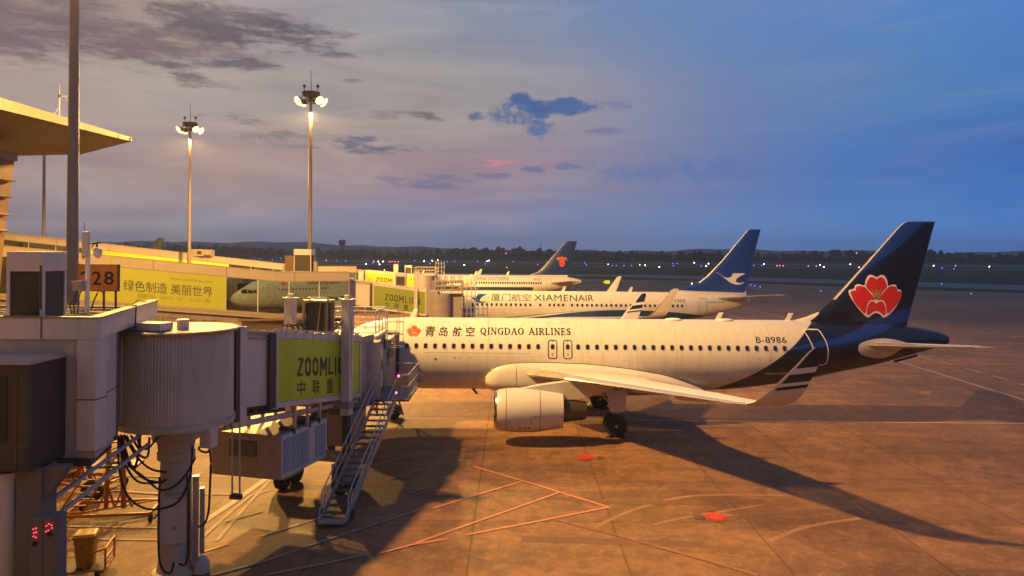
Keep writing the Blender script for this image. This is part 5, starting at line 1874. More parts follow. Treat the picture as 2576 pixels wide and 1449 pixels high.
# ------------------------------------------------------------------ apron drive passenger bridges
def jet_bridge(label, C0, U, zr, tA, tB, zB, kB, hB, tp, zpost, cab_c, cab_box, hood_y, ad_m, near=True, textpos=None, mirror_post=True):
    """local frame: y along the tunnel from the rotunda centre, +x the side towards the apron, z up"""
    U = Vector((U[0], U[1], 0)).normalized()
    rz = -math.atan2(U.x, U.y)
    t = thing('jet_bridge', label, 'passenger boarding bridge', (C0[0], C0[1], 0), rz, 'passenger boarding bridges at the gates')
    inv = Matrix.Rotation(-rz, 3, 'Z')

    def L(p):
        return inv @ (Vector(p) - Vector((C0[0], C0[1], 0)))
    z0, z1 = zr
    R_ = 1.62
    # rotunda: ribbed curtain wall under a flat roof disc
    mb = MB()
    n = 224
    rings = []
    for z in (z0 + .06, z1 - .1):
        rings.append([Vector(((R_ + (.008 if k % 2 else 0)) * math.cos(2 * PI * k / n), (R_ + (.008 if k % 2 else 0)) * math.sin(2 * PI * k / n), z)) for k in range(n)])
    mb.loft(rings)
    mb.build('rotunda_curtain', M_grey, t)
    if near:
        mb = MB()
        for k in range(7):
            a_ = RAD(222 + k * 4.2)
            u_, w_ = Vector((math.cos(a_), math.sin(a_), 0)), Vector((-math.sin(a_), math.cos(a_), 0))
            mb.obox(u_ * (R_ + .05) + Vector((0, 0, (z0 + z1) / 2)), u_ * .03, w_ * .055, Vector((0, 0, (z1 - z0) / 2 - .12)))
        mb.build('curtain_frame', M_grey, t)
    mb = MB()
    mb.lathe((0, 0, z0 - .12), (0, 0, 1), [(0, .9), (0, R_ + .05), (.18, R_ + .07), (.19, R_)], 64)
    mb.build('rotunda_floor_ring', M_grey, t)
    mb = MB()
    mb.lathe((0, 0, z1 - .1), (0, 0, 1), [(0, R_), (0, R_ + .13), (.07, R_ + .15), (.1, R_ + .12), (.16, .02)], 72)
    mb.build('rotunda_roof', M_cream, t)
    # pedestal
    mb = MB()
    mb.lathe((0, 0, 0), (0, 0, 1), [(0, .66), (.06, .66), (.1, .54), (.45, .47), (z0 - 1.25, .44), (z0 - 1.2, .54), (z0 - 1.0, .54), (z0 - .95, .5), (z0 - .62, .56), (z0 - .6, .68), (z0 - .12, .72)], 40)
    mb.build('pedestal', M_grey, t, smooth=True)
    if near:
        f_, s_ = Vector((.62, -.785, 0)), Vector((.785, .62, 0))
        zv = Vector((0, 0, 1))
        mb = MB()
        mb.obox(f_ * .56 - s_ * .06 + zv * 1.75, s_ * .35, f_ * .10, zv * .68)
        mb.obox(f_ * .54 - s_ * .06 + zv * 2.47, s_ * .37, f_ * .13, zv * .02)
        mb.build('control_cabinet', M_light, t, bevel=.015)
        mb = MB()
        c_ = f_ * .665 - s_ * .05 + zv * 1.5
        mb.add([c_ - s_ * .07, c_ + s_ * .07, c_ + zv * .12], [(0, 1, 2)])
        mb.build('warning_sticker', M_binyel, t)
        mb = MB()
        mb.obox(f_ * .35 + s_ * .55 + zv * 1.6, s_ * .09, f_ * .12, zv * 1.35)
        mb.build('cable_riser', M_galv, t)
        mb = MB()
        mb.obox(f_ * .1 + s_ * .74 + zv * 1.5, s_ * .07, f_ * .10, zv * 1.0)
        mb.build('cable_riser', M_galv, t)
        mb = MB()
        mb.lathe(f_ * .3 + s_ * .72 + zv * .0, (0, 0, 1), [(0, .24), (.3, .24), (.45, .14), (.5, .02)], 20)
        mb.build('pedestal_foot', M_grey, t, smooth=True)
        mb = MB()
        mb.box((1.28, -.62, z0 - .66), (1.66, -.28, z0 - .10))
        mb.build('junction_box', M_light, t, bevel=.015)
        mb = MB()
        mb.box((-.52, -1.5, z1 + .03), (.62, -.95, z1 + .26))
        mb.build('roof_box', M_light, t, bevel=.02)
        mb = MB()
        mb.lathe((.74, -.68, z1 + .02), (0, 0, 1), [(0, .17), (.25, .18), (.27, .19), (.30, .17), (.31, .02)], 24)
        mb.build('roof_vent', M_light, t, smooth=True)
    kz = lambda y: zB - kB * (y - tB[0])

    def slope_box(mb, x0, y0, dz0, x1, y1, dz1, mi=0):
        a, b = kz(y0), kz(y1)
        mb.add([(x0, y0, a + dz0), (x1, y0, a + dz0), (x1, y1, b + dz0), (x0, y1, b + dz0), (x0, y0, a + dz1), (x1, y0, a + dz1), (x1, y1, b + dz1), (x0, y1, b + dz1)],
               [(3, 2, 1, 0), (4, 5, 6, 7), (0, 1, 5, 4), (1, 2, 6, 5), (2, 3, 7, 6), (3, 0, 4, 7)], mi)
        return mb
    # collar where the first tunnel leaves the rotunda
    mb = MB()
    slope_box(mb, -1.16, tA[0], -hB - .32, 1.16, tA[0] + .42, .16)
    mb.build('tunnel_collar', M_light, t, bevel=.02)
    mb = MB()
    slope_box(mb, -1.18, tA[0] - .22, -hB - .28, 1.19, tA[0], .08)
    mb.build('collar_gasket', M_dark, t)
    # inner tunnel
    mb = MB()
    slope_box(mb, -.90, tA[0] + .42, -hB + .10, .90, tB[0] + 1.5, -.12)
    mb.build('inner_tunnel', M_light, t)
    mb = MB()
    slope_box(mb, -.95, tA[0] + .42, -.12, .95, tB[0] + .5, .02)
    slope_box(mb, .9, tA[0] + .42, -.24, .96, tB[0] - .02, -.19)
    mb.build('inner_roof', M_tan, t)
    mb = MB()
    slope_box(mb, -.8, tA[0] + .42, -hB - .22, .8, tB[0] + 1.0, -hB + .08)
    for y in np.arange(tA[0] + .7, tB[0] + .2, .45):
        slope_box(mb, -.9, y, -hB - .1, .92, y + .08, -hB + .02)
    mb.build('tunnel_underframe', M_dark, t)
    # outer tunnel with its end frame and advert
    hw = 1.05
    mb = MB()
    slope_box(mb, -hw, tB[0], -hB, hw, tB[1], 0)
    mb.build('outer_tunnel', M_grey, t)
    mb = MB()
    for y, w in ((tB[0] - .04, .10), (tB[1] - .08, .10)):
        slope_box(mb, -hw - .05, y, -hB - .06, hw + .05, y + w, .05)
    slope_box(mb, hw, tB[0] + .06, -hB - .02, hw + .045, tB[1] - .08, -hB + .16)
    slope_box(mb, hw, tB[0] + .06, -.20, hw + .035, tB[1] - .08, .03)
    mb.build('tunnel_frame', M_light, t)
    mb = MB()
    slope_box(mb, -hw + .02, tB[0] - .34, -hB + .0, hw - .0, tB[0] - .05, -.04)
    mb.build('tunnel_gasket', M_dark, t)
    mb = MB()
    slope_box(mb, hw, tB[0] + .10, -hB + .18, hw + .018, tB[1] - .12, -.22)
    mb.build('advert_panel', ad_m, t)
    # brackets along the roof edge
    mb = MB()
    for i, y in enumerate(np.arange(tB[0] + .5, tB[1] - .2, .62)):
        for sx in (-1, 1):
            slope_box(mb, sx * hw - .06, y, .0, sx * hw + .07, y + .10, .10)
            slope_box(mb, sx * hw - .02, y + .03, -.2, sx * hw + .05, y + .06, .04)
    slope_box(mb, hw - .12, tB[0], .09, hw - .06, tB[1], .14)
    mb.build('roof_bracket', M_grey, t)

    def panel_text(body, y0, w, dz, h, bold):
        vs, fs = text2d(body, w, h, bold) if bold else block_title(body, w, h)
        me = bpy.data.meshes.new('lettering')
        me.from_pydata([(hw + .026, y0 + a, kz(y0 + a) + dz + b) for a, b in vs], [], fs)
        me.materials.append(M_ink)
        link(bpy.data.objects.new('lettering', me), t)
    if textpos:
        a, b = textpos
        panel_text('ZOOMLION', a, b - a, -hB * .60, hB * .26, 0)
        for k, ch in enumerate('中联重科'):
            w_ = (b - a) * .135
            panel_text(ch, a + (b - a) * .005 + k * (b - a) * .262, w_, -hB * .88, hB * .215, .014)
    # lift columns and wheel carriage
    px_ = 1.30
    for sx in (-1, 1):
        mb = MB()
        zt = zpost
        zb = kz(tp) - hB - .62
        mb.box((sx * px_ - .19, tp - .19, zb), (sx * px_ + .19, tp + .19, zt))
        mb.box((sx * px_ - .27, tp - .27, zt), (sx * px_ + .27, tp + .27, zt + .05))
        mb.box((sx * px_ - .27, tp - .27, zt + .05), (sx * px_ - .2, tp - .2, zt + .11))
        mb.box((sx * px_ - .1, tp - .1, zt + .05), (sx * px_ + .1, tp + .1, zt + .2))
        if sx > 0:
            mb.tube([(px_ + .25, tp - .1, zt - .1), (px_ + .25, tp - .1, zb + 1.5)], .025, 6)
        mb.build('lift_column', M_light, t, bevel=.015)
        mb = MB()
        mb.box((sx * px_ - .13, tp - .13, 1.5), (sx * px_ + .13, tp + .13, zb + .02))
        mb.build('lift_piston', M_dark, t)
        for dy in (-.38, .38):
            w_ = MB()
            w_.lathe((sx * px_ - .17, tp + dy * 1.25, .5), (1, 0, 0), [(0, .25), (0, .42), (.03, .49), (.08, .5), (.26, .5), (.31, .49), (.34, .42), (.34, .25), (.30, .24), (.30, .02)], 28)
            w_.build('carriage_wheel', M_tyre, t, smooth=True)
    mb = MB()
    mb.box((-px_ - .3, tp - .28, 1.22), (px_ + .3, tp + .28, 1.55))
    mb.build('carriage_beam', M_tan, t)
    for sx in (-1, 1):
        mb = MB()
        mb.box((sx * px_ - .2, tp - .2, 1.2), (sx * px_ + .2, tp + .2, 1.28))
        mb.box((sx * px_ - .26, tp - .75, .45), (sx * px_ - .2, tp + .75, 1.25))
        mb.box((sx * px_ + .2, tp - .75, .45), (sx * px_ + .26, tp + .75, 1.25))
        mb.build('wheel_fork', M_tan, t)
    mb = MB()
    mb.box((-px_ - .2, tp - .22, kz(tp) - hB - .36), (px_ + .2, tp + .22, kz(tp) - hB - .05))
    mb.build('cross_beam', M_tan, t)
    # cab rotunda, cab and bellows
    cc, cr, cz0, cz1 = cab_c
    c_ = L((cc[0], cc[1], 0))
    mb = MB()
    mb.lathe((c_.x, c_.y, cz0), (0, 0, 1), [(0, cr), (cz1 - cz0, cr)], 40)
    mb.build('cab_rotunda', M_tan, t, smooth=True)
    mb = MB()
    zt_, zb_ = kz(tB[1]), kz(tB[1]) - hB
    mb.box((-.98, tB[1] - .2, zb_ + .08), (.98, c_.y, zt_ - .06))
    mb.build('cab_link', M_tan, t)
    (bx0, by0), (bx1, by1), bz0, bz1 = cab_box

    def wbox(mb, a, b, mi=0):
        q_ = [L((x, y, z)) for z in (a[2], b[2]) for y in (a[1], b[1]) for x in (a[0], b[0])]
        mb.add(q_, [(2, 3, 1, 0), (4, 5, 7, 6), (0, 1, 5, 4), (1, 3, 7, 5), (3, 2, 6, 7), (2, 0, 4, 6)], mi)
        return mb
    mb = MB()
    wbox(mb, (bx0, by0, bz0), (bx1, by1, bz1))
    mb.build('cab', M_tan, t)
    mb = MB()
    wbox(mb, (bx0 + .25, by1, bz0 + .05), (bx1 - .03, hood_y, bz1 - .52))
    mb.build('cab_hood', M_tan, t)
    mb = MB()
    wbox(mb, (bx0 - .12, by0 - .9, bz1), (bx1 + .06, by1 + .1, bz1 + .12))
    mb.build('cab_roof', M_light, t)
    # side door with window beside the landing, cladding posts
    mb = MB()
    wbox(mb, (bx1, by0 + .25, bz0 + .3), (bx1 + .03, by0 + 1.2, bz0 + 2.45))
    mb.build('cab_door', M_light, t)
    mb = MB()
    for ya, yb in ((1.6, 1.9), (0, .15)):
        mb = MB()
        wbox(mb, (bx1, by0 + ya, bz0 + .2), (bx1 + .05, by0 + yb, bz1 - .1))
        mb.build('cab_post', M_light, t)
    mb = MB()
    wbox(mb, (bx1 + .03, by0 + .5, bz0 + 1.2), (bx1 + .04, by0 + .95, bz0 + 2.2))
    wbox(mb, (bx1 - .02, by0 + 2.6, bz0 + 1.1), (bx1 - .01, by0 + 3.4, bz0 + 2.1))
    mb.build('cab_window', M_cabglass, t)
    mb = MB()
    for k in range(6):
        s_ = .06 if k % 2 == 0 else -.02
        y_ = hood_y + k * .17
        wbox(mb, (bx0 + .2 - s_, y_, bz0 + .1 - s_ * .5), (bx1 - .02 + s_, y_ + .17, bz1 - .5 + s_))
    mb.build('bellows', M_black, t)
    # railings on the cab roof
    zr_ = bz1 + .14
    cor = [(bx0, by0 - .7), (bx1, by0 - .7), (bx1, by1), (bx0, by1)]
    mb = MB()
    rr = .028 if near else .045
    for i in range(4):
        a, b = Vector(cor[i]), Vector(cor[(i + 1) % 4])
        n_ = max(2, int((b - a).length / .85))
        for k in range(n_):
            q_ = a + (b - a) * k / n_
            mb.tube([L((q_.x, q_.y, zr_)), L((q_.x, q_.y, zr_ + 1.12))], rr, 6)
        for hh in (.12, .6, 1.12):
            mb.tube([L((a.x, a.y, zr_ + hh)), L((b.x, b.y, zr_ + hh))], rr, 6)
    mb.build('roof_railing', M_galv if near else M_cream, t)
    return t, L, kz


C1, U1 = (-10.15, 23.3), (.258, .966)
jb1, L1_, kz1 = jet_bridge('nearest boarding bridge with ribbed drum, lime advert tunnel and service stairs', C1, U1, (4.66, 7.42), (1.48, 4.6), (3.763, 10.27), 6.92, .123, 2.6, 8.56, 7.78,
                           ((-7.42, 34.75), 1.5, 2.95, 5.72), ((-9.35, 36.2), (-6.28, 38.3), 2.85, 5.74), 41.95, M_lime, True, (5.1, 9.25))
jb2, L2_, kz2 = jet_bridge('second boarding bridge with an olive green advert tunnel docked to the bird tailed airliner', (-18.4, 79.6), (1.0, .03), (4.3, 7.0), (1.5, 4.6), (4.15, 9.6), 6.5, .13, 2.6, 8.55, 7.55,
                           ((-7.6, 79.9), 1.25, 2.6, 5.4), ((-8.3, 80.6), (-5.2, 82.0), 2.5, 5.45), 83.05, M_olive, False, (5.35, 9.0))
jb3, L3_, kz3 = jet_bridge('farthest boarding bridge with a bright yellow advert tunnel before the dark blue tailed airliner', (-27.5, 121.0), (1.0, .03), (4.6, 7.2), (1.5, 4.8), (4.6, 12.2), 6.75, .08, 2.6, 9.2, 7.6,
                           ((-14.0, 121.6), 1.5, 3.0, 6.0), ((-15.6, 122.4), (-12.2, 125.6), 2.9, 6.05), 127.6, M_lemon, False, (6.2, 10.8))

# air unit and braces on the roof of the nearest bridge
yy = 8.3
q_ = Vector((.15, yy, kz1(yy) + .06))
rot = Matrix.Rotation(-math.atan2(.258, .966), 3, 'Z')
pw = rot @ q_ + Vector((C1[0], C1[1], 0))
au = thing('roof_air_unit', 'open framed roof unit between the two lift columns of the nearest bridge', 'air conditioner', pw, -math.atan2(.258, .966))
mb = MB()
for sx in (-.5, .5):
    for sy in (-.3, .3):
        mb.box((sx - .045, sy - .045, 0), (sx + .045, sy + .045, 1.32))
mb.box((-.56, -.36, 1.28), (.56, .36, 1.36))
mb.bar((.14, -.36, .02), (.28, -.34, 1.3), .05, .03)
mb.bar((-.5, -.36, .02), (-.44, -.34, 1.3), .12, .03)
for sx in (-.42, .42):
    mb.box((sx - .03, -.05, 1.36), (sx + .03, .05, 1.46))
mb.tube([(-.45, -.2, 1.44), (.45, -.2, 1.44)], .025, 6)
mb.build('frame', M_cream, au)
mb = MB()
mb.box((-.44, -.24, .08), (.44, .26, 1.24))
for k in range(30):
    mb.box((-.44, -.26, .1 + k * .038), (.44, -.245, .115 + k * .038), 1)
mb.build('grille', [M_grille, mat('grille_bar', (.06, .048, .042), .6)], au)
mb = MB()
for k in range(26):
    mb.box((.47, -.40, .06 + k * .046), (.54, -.37, .085 + k * .046))
mb.build('cable_chain', M_dark, au)
mb = MB()
for sx, x0 in ((-1, -1.02), (1, 1.02)):
    for dy in (-.55, .55):
        a, b = Vector((sx * 1.18, 8.56 + dy * .35, kz1(8.56) + .62)), Vector((sx * .82, 8.56 + dy, kz1(8.56 + dy) + .02))
        mb.bar(a, b, .1, .08)
        mb.bar(Vector((sx * .55, 8.56 + dy, kz1(8.56) + .03)), Vector((sx * 1.1, 8.56 + dy * .4, kz1(8.56) + .5)), .05, .05)
mb.build('column_brace', M_cream, jb1)
mb = MB()
for k in range(5):
    mb.tube([(-.7 + .12 * k, 6.9 + .2 * k, kz1(7) + .03), (-.68 + .1 * k, 6.95 + .2 * k, kz1(7) + .3 + .05 * (k % 2)), (-.5 + .1 * k, 7.4 + .2 * k, kz1(7.4) + .28), (-.4 + .1 * k, 7.6 + .2 * k, kz1(7.6) + .02)], .03, 6)
mb.build('hydraulic_hose', M_dark, jb1)

# landing and service stairs of the nearest bridge (world coordinates turned into its frame)


def stairs_for(t, L, bx1, y0, y1, zl, foot, fw, topc, near=True):
    mb = MB()
    q_ = [L((x, y, z)) for z in (zl - .08, zl) for y in (y0, y1) for x in (bx1 - .02, bx1 + 1.75)]
    mb.add(q_, [(2, 3, 1, 0), (4, 5, 7, 6), (0, 1, 5, 4), (1, 3, 7, 5), (3, 2, 6, 7), (2, 0, 4, 6)])
    mb.build('stair_landing', M_step, t)
    top, bot = Vector(topc), Vector(foot)
    run = bot - top
    side = Vector((1, 0, 0))
    n = 19
    for k in range(n):
        c = top + run * ((k + .6) / n)
        mb = MB()
        mb.obox(L(c + Vector((0, 0, -.03))) if False else L(c), (L(side) - L((0, 0, 0))) * (fw / 2 - .04), (L((0, 1, 0)) - L((0, 0, 0))) * .13, (0, 0, .018))
        mb.build('stair_tread', M_step, t)
    mb = MB()
    for sx in (-1, 1):
        o_ = side * (sx * fw / 2)
        mb.bar(L(top + o_ + Vector((0, .1, -.05))), L(bot + o_ + Vector((0, -.05, .12))), .05, .22)
    mb.bar(L(bot + Vector((-fw / 2, -.1, .12))), L(bot + Vector((fw / 2, -.1, .12))), .5, .03)
    mb.build('stair_stringer', M_galv, t)
    mb = MB()
    for sx in (-1, 1):
        o_ = side * (sx * (fw / 2 + .03))
        for hh, a, b in ((.95, 0, .96), (.5, .02, .99)):
            mb.tube([L(top + o_ + run * a + Vector((0, 0, hh))), L(top + o_ + run * b + Vector((0, 0, hh))), L(top + o_ + run * min(b + .03, 1.02) + Vector((0, 0, hh - .3)))], .024, 6)
        for f_ in (.03, .2, .38, .56, .74, .92):
            mb.tube([L(top + o_ + run * f_), L(top + o_ + run * f_ + Vector((0, 0, .95)))], .02, 6)
    mb.build('stair_handrail', M_galv, t)
    mb = MB()
    cs = [(bx1 + .02, y0), (bx1 + .42, y0)], [(bx1 + 1.42, y0), (bx1 + 1.72, y0), (bx1 + 1.72, y1), (bx1 + .02, y1)]
    for path in cs:
        for (ax, ay), (bx, by) in zip(path, path[1:]):
            m_ = max(1, int(math.hypot(bx - ax, by - ay) / .45))
            for k in range(m_ + 1):
                x_, y_ = ax + (bx - ax) * k / m_, ay + (by - ay) * k / m_
                mb.tube([L((x_, y_, zl)), L((x_, y_, zl + 1.1))], .02, 6)
            for hh in (.12, .6, 1.1):
                mb.tube([L((ax, ay, zl + hh)), L((bx, by, zl + hh))], .022, 6)
    mb.build('landing_railing', M_galv, t)
    for sx in (-1, 1):
        w_ = MB()
        c = bot + side * (sx * (fw / 2 + .12)) + Vector((0, .55, .16))
        w_.lathe(L(c), L(Vector((1, 0, 0))) - L((0, 0, 0)), [(-.05, .05), (-.05, .16), (.05, .16), (.05, .05)], 16)
        w_.build('stair_castor', M_tyre, t)


stairs_for(jb1, L1_, -6.28, 34.0, 37.6, 3.2, (-6.3, 27.35, .05), .92, (-5.58, 33.95, 3.15))
mb = MB()
for a, b, c in ((-5.0, 34.05, 3.2), (-6.2, 34.05, 3.2)):
    mb.tube([L1_((a, b + .2, 3.12)), L1_((a, b + 1.6, 2.2)), L1_((-6.3, b + 1.9, 2.9))], .04, 6)
mb.build('landing_bracket', M_galv, jb1)
for px, py, d in ((924.5, 941, 34.0), (1002.5, 946, 34.0), (996, 988, 33.9), (887, 793, 37.0)):
    mb = MB()
    c = L1_(at(px, py, d))
    mb.lathe(c - Vector((0, 0, .05)), (0, 0, 1), [(0, .02), (.02, .055), (.08, .055), (.1, .02)], 10)
    mb.build('marker_lamp', M_pink_led if px > 890 else M_red_led, jb1)
# ladder with hoops up to the cab roof
mb = MB()
lx, ly = -6.0, 36.9
for sy in (-.24, .24):
    mb.tube([L1_((lx, ly + sy, 3.2)), L1_((lx, ly + sy, 7.05))], .026, 6)
for k in range(12):
    mb.tube([L1_((lx, ly - .24, 3.5 + k * .3)), L1_((lx, ly + .24, 3.5 + k * .3))], .016, 6)
for z_ in (5.2, 5.8, 6.4, 6.95):
    mb.tube([L1_((lx, ly - .26, z_)), L1_((lx + .55, ly - .36, z_)), L1_((lx + .8, ly, z_)), L1_((lx + .55, ly + .36, z_)), L1_((lx, ly + .26, z_))], .02, 6)
for a, b in ((.55, -.36), (.8, 0), (.55, .36)):
    mb.tube([L1_((lx + a, ly + b, 5.2)), L1_((lx + a, ly + b, 6.95))], .016, 6)
mb.build('cage_ladder', M_galv, jb1)
mb = MB()
for z_ in (4.6, 4.95):
    mb.obox(L1_((-6.12, 38.7, z_)), Vector((.08, 0, 0)), Vector((0, .3, 0)), Vector((0, 0, .14)))
mb.obox(L1_((-6.1, 37.9, 5.2)), Vector((.1, 0, 0)), Vector((0, .2, 0)), Vector((0, 0, .22)))
mb.build('cab_equipment', M_dark, jb1)
# cable tray, hanger rods under the near tunnel
mb = MB()
mb.bar((.75, 1.3, 4.15), (.75, 10.6, 3.28), .12, .16)
mb.bar((.1, 1.3, 3.95), (.1, 8.0, 3.3), .10, .12)
mb.build('cable_tray', M_light, jb1)
for y_ in (5.0, 5.9, 6.8):
    for xa in (1.0, -.9):
        mb = MB()
        mb.box((xa, y_ - .05, 3.2), (xa + .1, y_ + .05, kz1(y_) - 2.55))
        mb.build('unit_hanger', M_galv, jb1)
mb = MB()
a0, b0 = at(584, 1052, 24.6), at(603, 1046, 24.6)
a1, b1 = at(584, 1243, 24.6), at(603, 1243, 24.6)
mb.tube([L1_(a0), L1_(a1)], .028, 6)
mb.tube([L1_(b0), L1_(b1)], .028, 6)
mb.build('tether_rod', M_galv, jb1)
mb = MB()
c = L1_(at(593.5, 1249, 24.6))
mb.box((c.x - .18, c.y - .1, c.z - .07), (c.x + .18, c.y + .1, c.z + .07))
mb.build('rod_foot', M_dark, jb1)
mb = MB()
c = L1_(at(590, 1045, 24.6))
mb.box((c.x - .22, c.y - .12, c.z - .1), (c.x + .22, c.y + .16, c.z + .16))
mb.build('rod_bracket', M_dark, jb1)

# air conditioning unit slung under the near tunnel
ac = thing('air_conditioning_unit', 'big tan louvred air unit slung under the nearest bridge tunnel', 'air conditioner', (C1[0], C1[1], 0), -math.atan2(.258, .966))
x0, x1, y0, y1, z0, z1 = -1.78, 1.035, 4.1, 7.35, 1.68, 3.25
mb = MB()
mb.box((x0, y0, z0), (x1, y1, z1))
mb.build('casing', M_tan, ac, bevel=.02)
mb = MB()
mb.box((x0 + .75, y0 - .012, z0 + .75), (x1 - .95, y0, z0 + 1.32))
for k in range(13):
    mb.box((x0 + .78, y0 - .03, z0 + .77 + k * .042), (x1 - .98, y0 - .012, z0 + .785 + k * .042), 1)
mb.build('front_grille', [M_grille, M_tan], ac)
mb = MB()
mb.box((x1, y0 + .02, z0 + .02), (x1 + .04, y1 - .02, z1 - .02))
mb.build('louvre_frame', M_light, ac, bevel=.01)
for a, b in ((.12, .66), (.72, 1.26), (1.32, 1.86), (2.35, 2.72), (2.78, 3.12)):
    mb = MB()
    mb.box((x1 + .03, y0 + a, z0 + .2), (x1 + .045, y0 + b, z1 - .16))
    for k in range(19):
        z_ = z0 + .22 + k * .064
        mb.add([(x1 + .045, y0 + a, z_ + .045), (x1 + .045, y0 + b, z_ + .045), (x1 + .07, y0 + b, z_ + .02), (x1 + .07, y0 + a, z_ + .02)], [(0, 1, 2, 3)], 1)
    mb.build('louvre', [M_grille, M_light], ac)
mb = MB()
for y_ in (4.9, 6.0, 6.7):
    mb.box((x1 - .5, y_ - .12, z1), (x1 - .15, y_ + .12, z1 + .12))
    mb.box((x1 - .02, y_ - .05, z1 - .1), (x1 + .09, y_ + .05, z1 + .1))
mb.build('mounting_lug', M_dark, ac)
# brown ground power box and yellow air hose beyond it
gp = thing('ground_power_unit', 'plain brown power cabinet hanging behind the near lift column', 'power unit', (C1[0], C1[1], 0), -math.atan2(.258, .966))
mb = MB()
mb.box((-.6, 9.4, 1.55), (.9, 11.2, 2.9))
mb.build('casing', M_tan, gp, bevel=.02)
mb = MB()
mb.box((.0, 9.35, 1.1), (.3, 9.5, 1.55))
mb.build('connector', M_dark, gp)
ho = thing('air_hose', 'yellow ringed air hose coiled under the nearest bridge', 'hose', (C1[0], C1[1], 0), -math.atan2(.258, .966))
mb = MB()
for k in range(9):
    mb.lathe((-.15 + .05 * k, 8.0 + .03 * k, 2.5 + k * .085), (.1, .05, 1), [(0, .26), (.02, .31), (.06, .31), (.08, .26)], 16)
mb.build('coil', M_binyel, ho)


# second and third bridges: ladder cages and stairs in simple rails
def far_rails(t, L, bx1, y0, zl, zt):
    mb = MB()
    for x_ in (bx1 + .05, bx1 + .5, bx1 + .95, bx1 + 1.4):
        mb.tube([L((x_, y0 + .1, zl - .2)), L((x_, y0 + .1, zt))], .04, 5)
    for z_ in np.arange(zl + .4, zt, .62):
        mb.tube([L((bx1 + .05, y0 + .1, z_)), L((bx1 + 1.4, y0 + .1, z_))], .035, 5)
    mb.build('service_frame', M_galv, t)
    mb = MB()
    for x_ in (bx1 + .05, bx1 + 1.6):
        mb.tube([L((x_ - 1.2, y0 - 3.4, .8)), L((x_, y0, zl + 1))], .045, 5)
    for k in range(10):
        f_ = k / 10
        mb.bar(L((bx1 - 1.2 + 1.2 * f_, y0 - 3.4 + 3.4 * f_, .1 + (zl - .1) * f_)), L((bx1 + .3 + 1.2 * f_, y0 - 3.4 + 3.4 * f_, .1 + (zl - .1) * f_)), .25, .03)
    mb.build('service_stairs', M_galv, t)
    mb = MB()
    a = L((bx1, y0 - .2, zl - .05))
    b = L((bx1 + 1.7, y0 - .2, zl - .05))
    mb.bar(a, b, 1.2, .08)
    mb.build('stair_landing', M_step, t)


far_rails(jb2, L2_, -5.2, 80.4, 2.9, 6.9)
far_rails(jb3, L3_, -12.2, 122.4, 3.2, 8.3)
for t_, L_, kz_, y_, lb in ((jb2, L2_, kz2, 6.9, 'small framed grille unit on the roof of the second bridge before the yellow tunnel'), (jb3, L3_, kz3, 11.2, 'small framed grille unit on the roof of the farthest bridge')):
    U_ = Vector((1.0, .03, 0)).normalized()
    base = Vector(t_.location) + Matrix.Rotation(t_.rotation_euler.z, 3, 'Z') @ Vector((.3, y_, kz_(y_) + .05))
    grille_unit(lb, base, 1.1, .8, 1.35, 0)
# ------------------------------------------------------------------ boarding corridor at the window
bc = thing('boarding_corridor', 'big panelled corridor head with a flat parapet roof beside the ribbed drum', 'boarding corridor', (-12, 20, 0))
B0 = Vector((-12, 20, 0))
X0, X1, Y0, Y1 = -9.85, -11.4, 18.2, 24.7
XL = -26.0
fw = lambda y: X0 + (X1 - X0) * (y - Y0) / (Y1 - Y0)
mb = MB()
mb.prism([(XL, Y0 + .12, 4.78), (X0 - .06, Y0 + .12, 4.78), (fw(20.0) - .06, 20.0, 4.78), (-11.45, 20.05, 4.78), (-11.95, 22.6, 4.78), (XL, 22.6, 4.78)], (0, 0, 2.9))
mb.build('wall', M_grey, bc, origin=B0)
mb = MB()
mb.prism([(X0 - .05, Y0 + .02, 4.95), (X0 - .02, Y0 + .02, 4.95), (fw(19.95), 19.95, 4.95), (fw(19.95) - .03, 19.95, 4.95)], (0, 0, 2.68))
mb.build('side_cladding', M_light, bc, origin=B0)
mb = MB()
mb.box((X0 - .46, Y0, 4.98), (X0 - .0, Y0 + .5, 7.62))
mb.build('corner_post', M_light, bc, origin=B0, bevel=.015)
mb = MB()
mb.box((X0 - .47, Y0 - .006, 6.18), (X0 + .006, Y0 + .5, 6.21))
mb.prism([(X0 - .01, Y0, 6.18), (X0 + .006, Y0, 6.18), (fw(19.95) + .006, 19.95, 6.18), (fw(19.95) - .03, 19.95, 6.18)], (0, 0, .03))
mb.box((fw(20.0) - .08, 19.95, 4.8), (fw(20.0) + .01, 20.07, 7.6))
for xx in (-11.15, -13.9):
    mb.box((xx - .02, Y0 - .008, 7.64), (xx + .02, Y0 + .05, 8.14))
for yy_ in (21.3,):
    mb.box((fw(yy_) - .05, yy_ - .02, 7.64), (fw(yy_) + .008, yy_ + .02, 8.14))
mb.build('cladding_joint', M_seam, bc, origin=B0)
# parapet ring
zp0, zp1 = 7.62, 8.13
mb = MB()
mb.box((XL, Y0 - .0, zp0), (X0, Y0 + .22, zp1))
mb.prism([(X0 - .22, Y0 + .22, zp0), (X0, Y0 + .22, zp0), (X1, Y1, zp0), (X1 - .22, Y1, zp0)], (0, 0, zp1 - zp0))
mb.build('parapet', M_light, bc, origin=B0, bevel=.012)
mb = MB()
mb.box((XL, Y1 - .22, zp0), (X1 - .22, Y1, 7.95))
mb.build('rear_kerb', M_cream, bc, origin=B0)
mb = MB()
mb.box((XL, Y0 - .03, zp1), (X0 + .03, Y0 + .26, zp1 + .03))
mb.prism([(X0 - .26, Y0 + .26, zp1), (X0 + .03, Y0 + .26, zp1), (X1 + .03, Y1 + .02, zp1), (X1 - .26, Y1 + .02, zp1)], (0, 0, .03))
mb.build('coping', M_fascia, bc, origin=B0)
mb = MB()
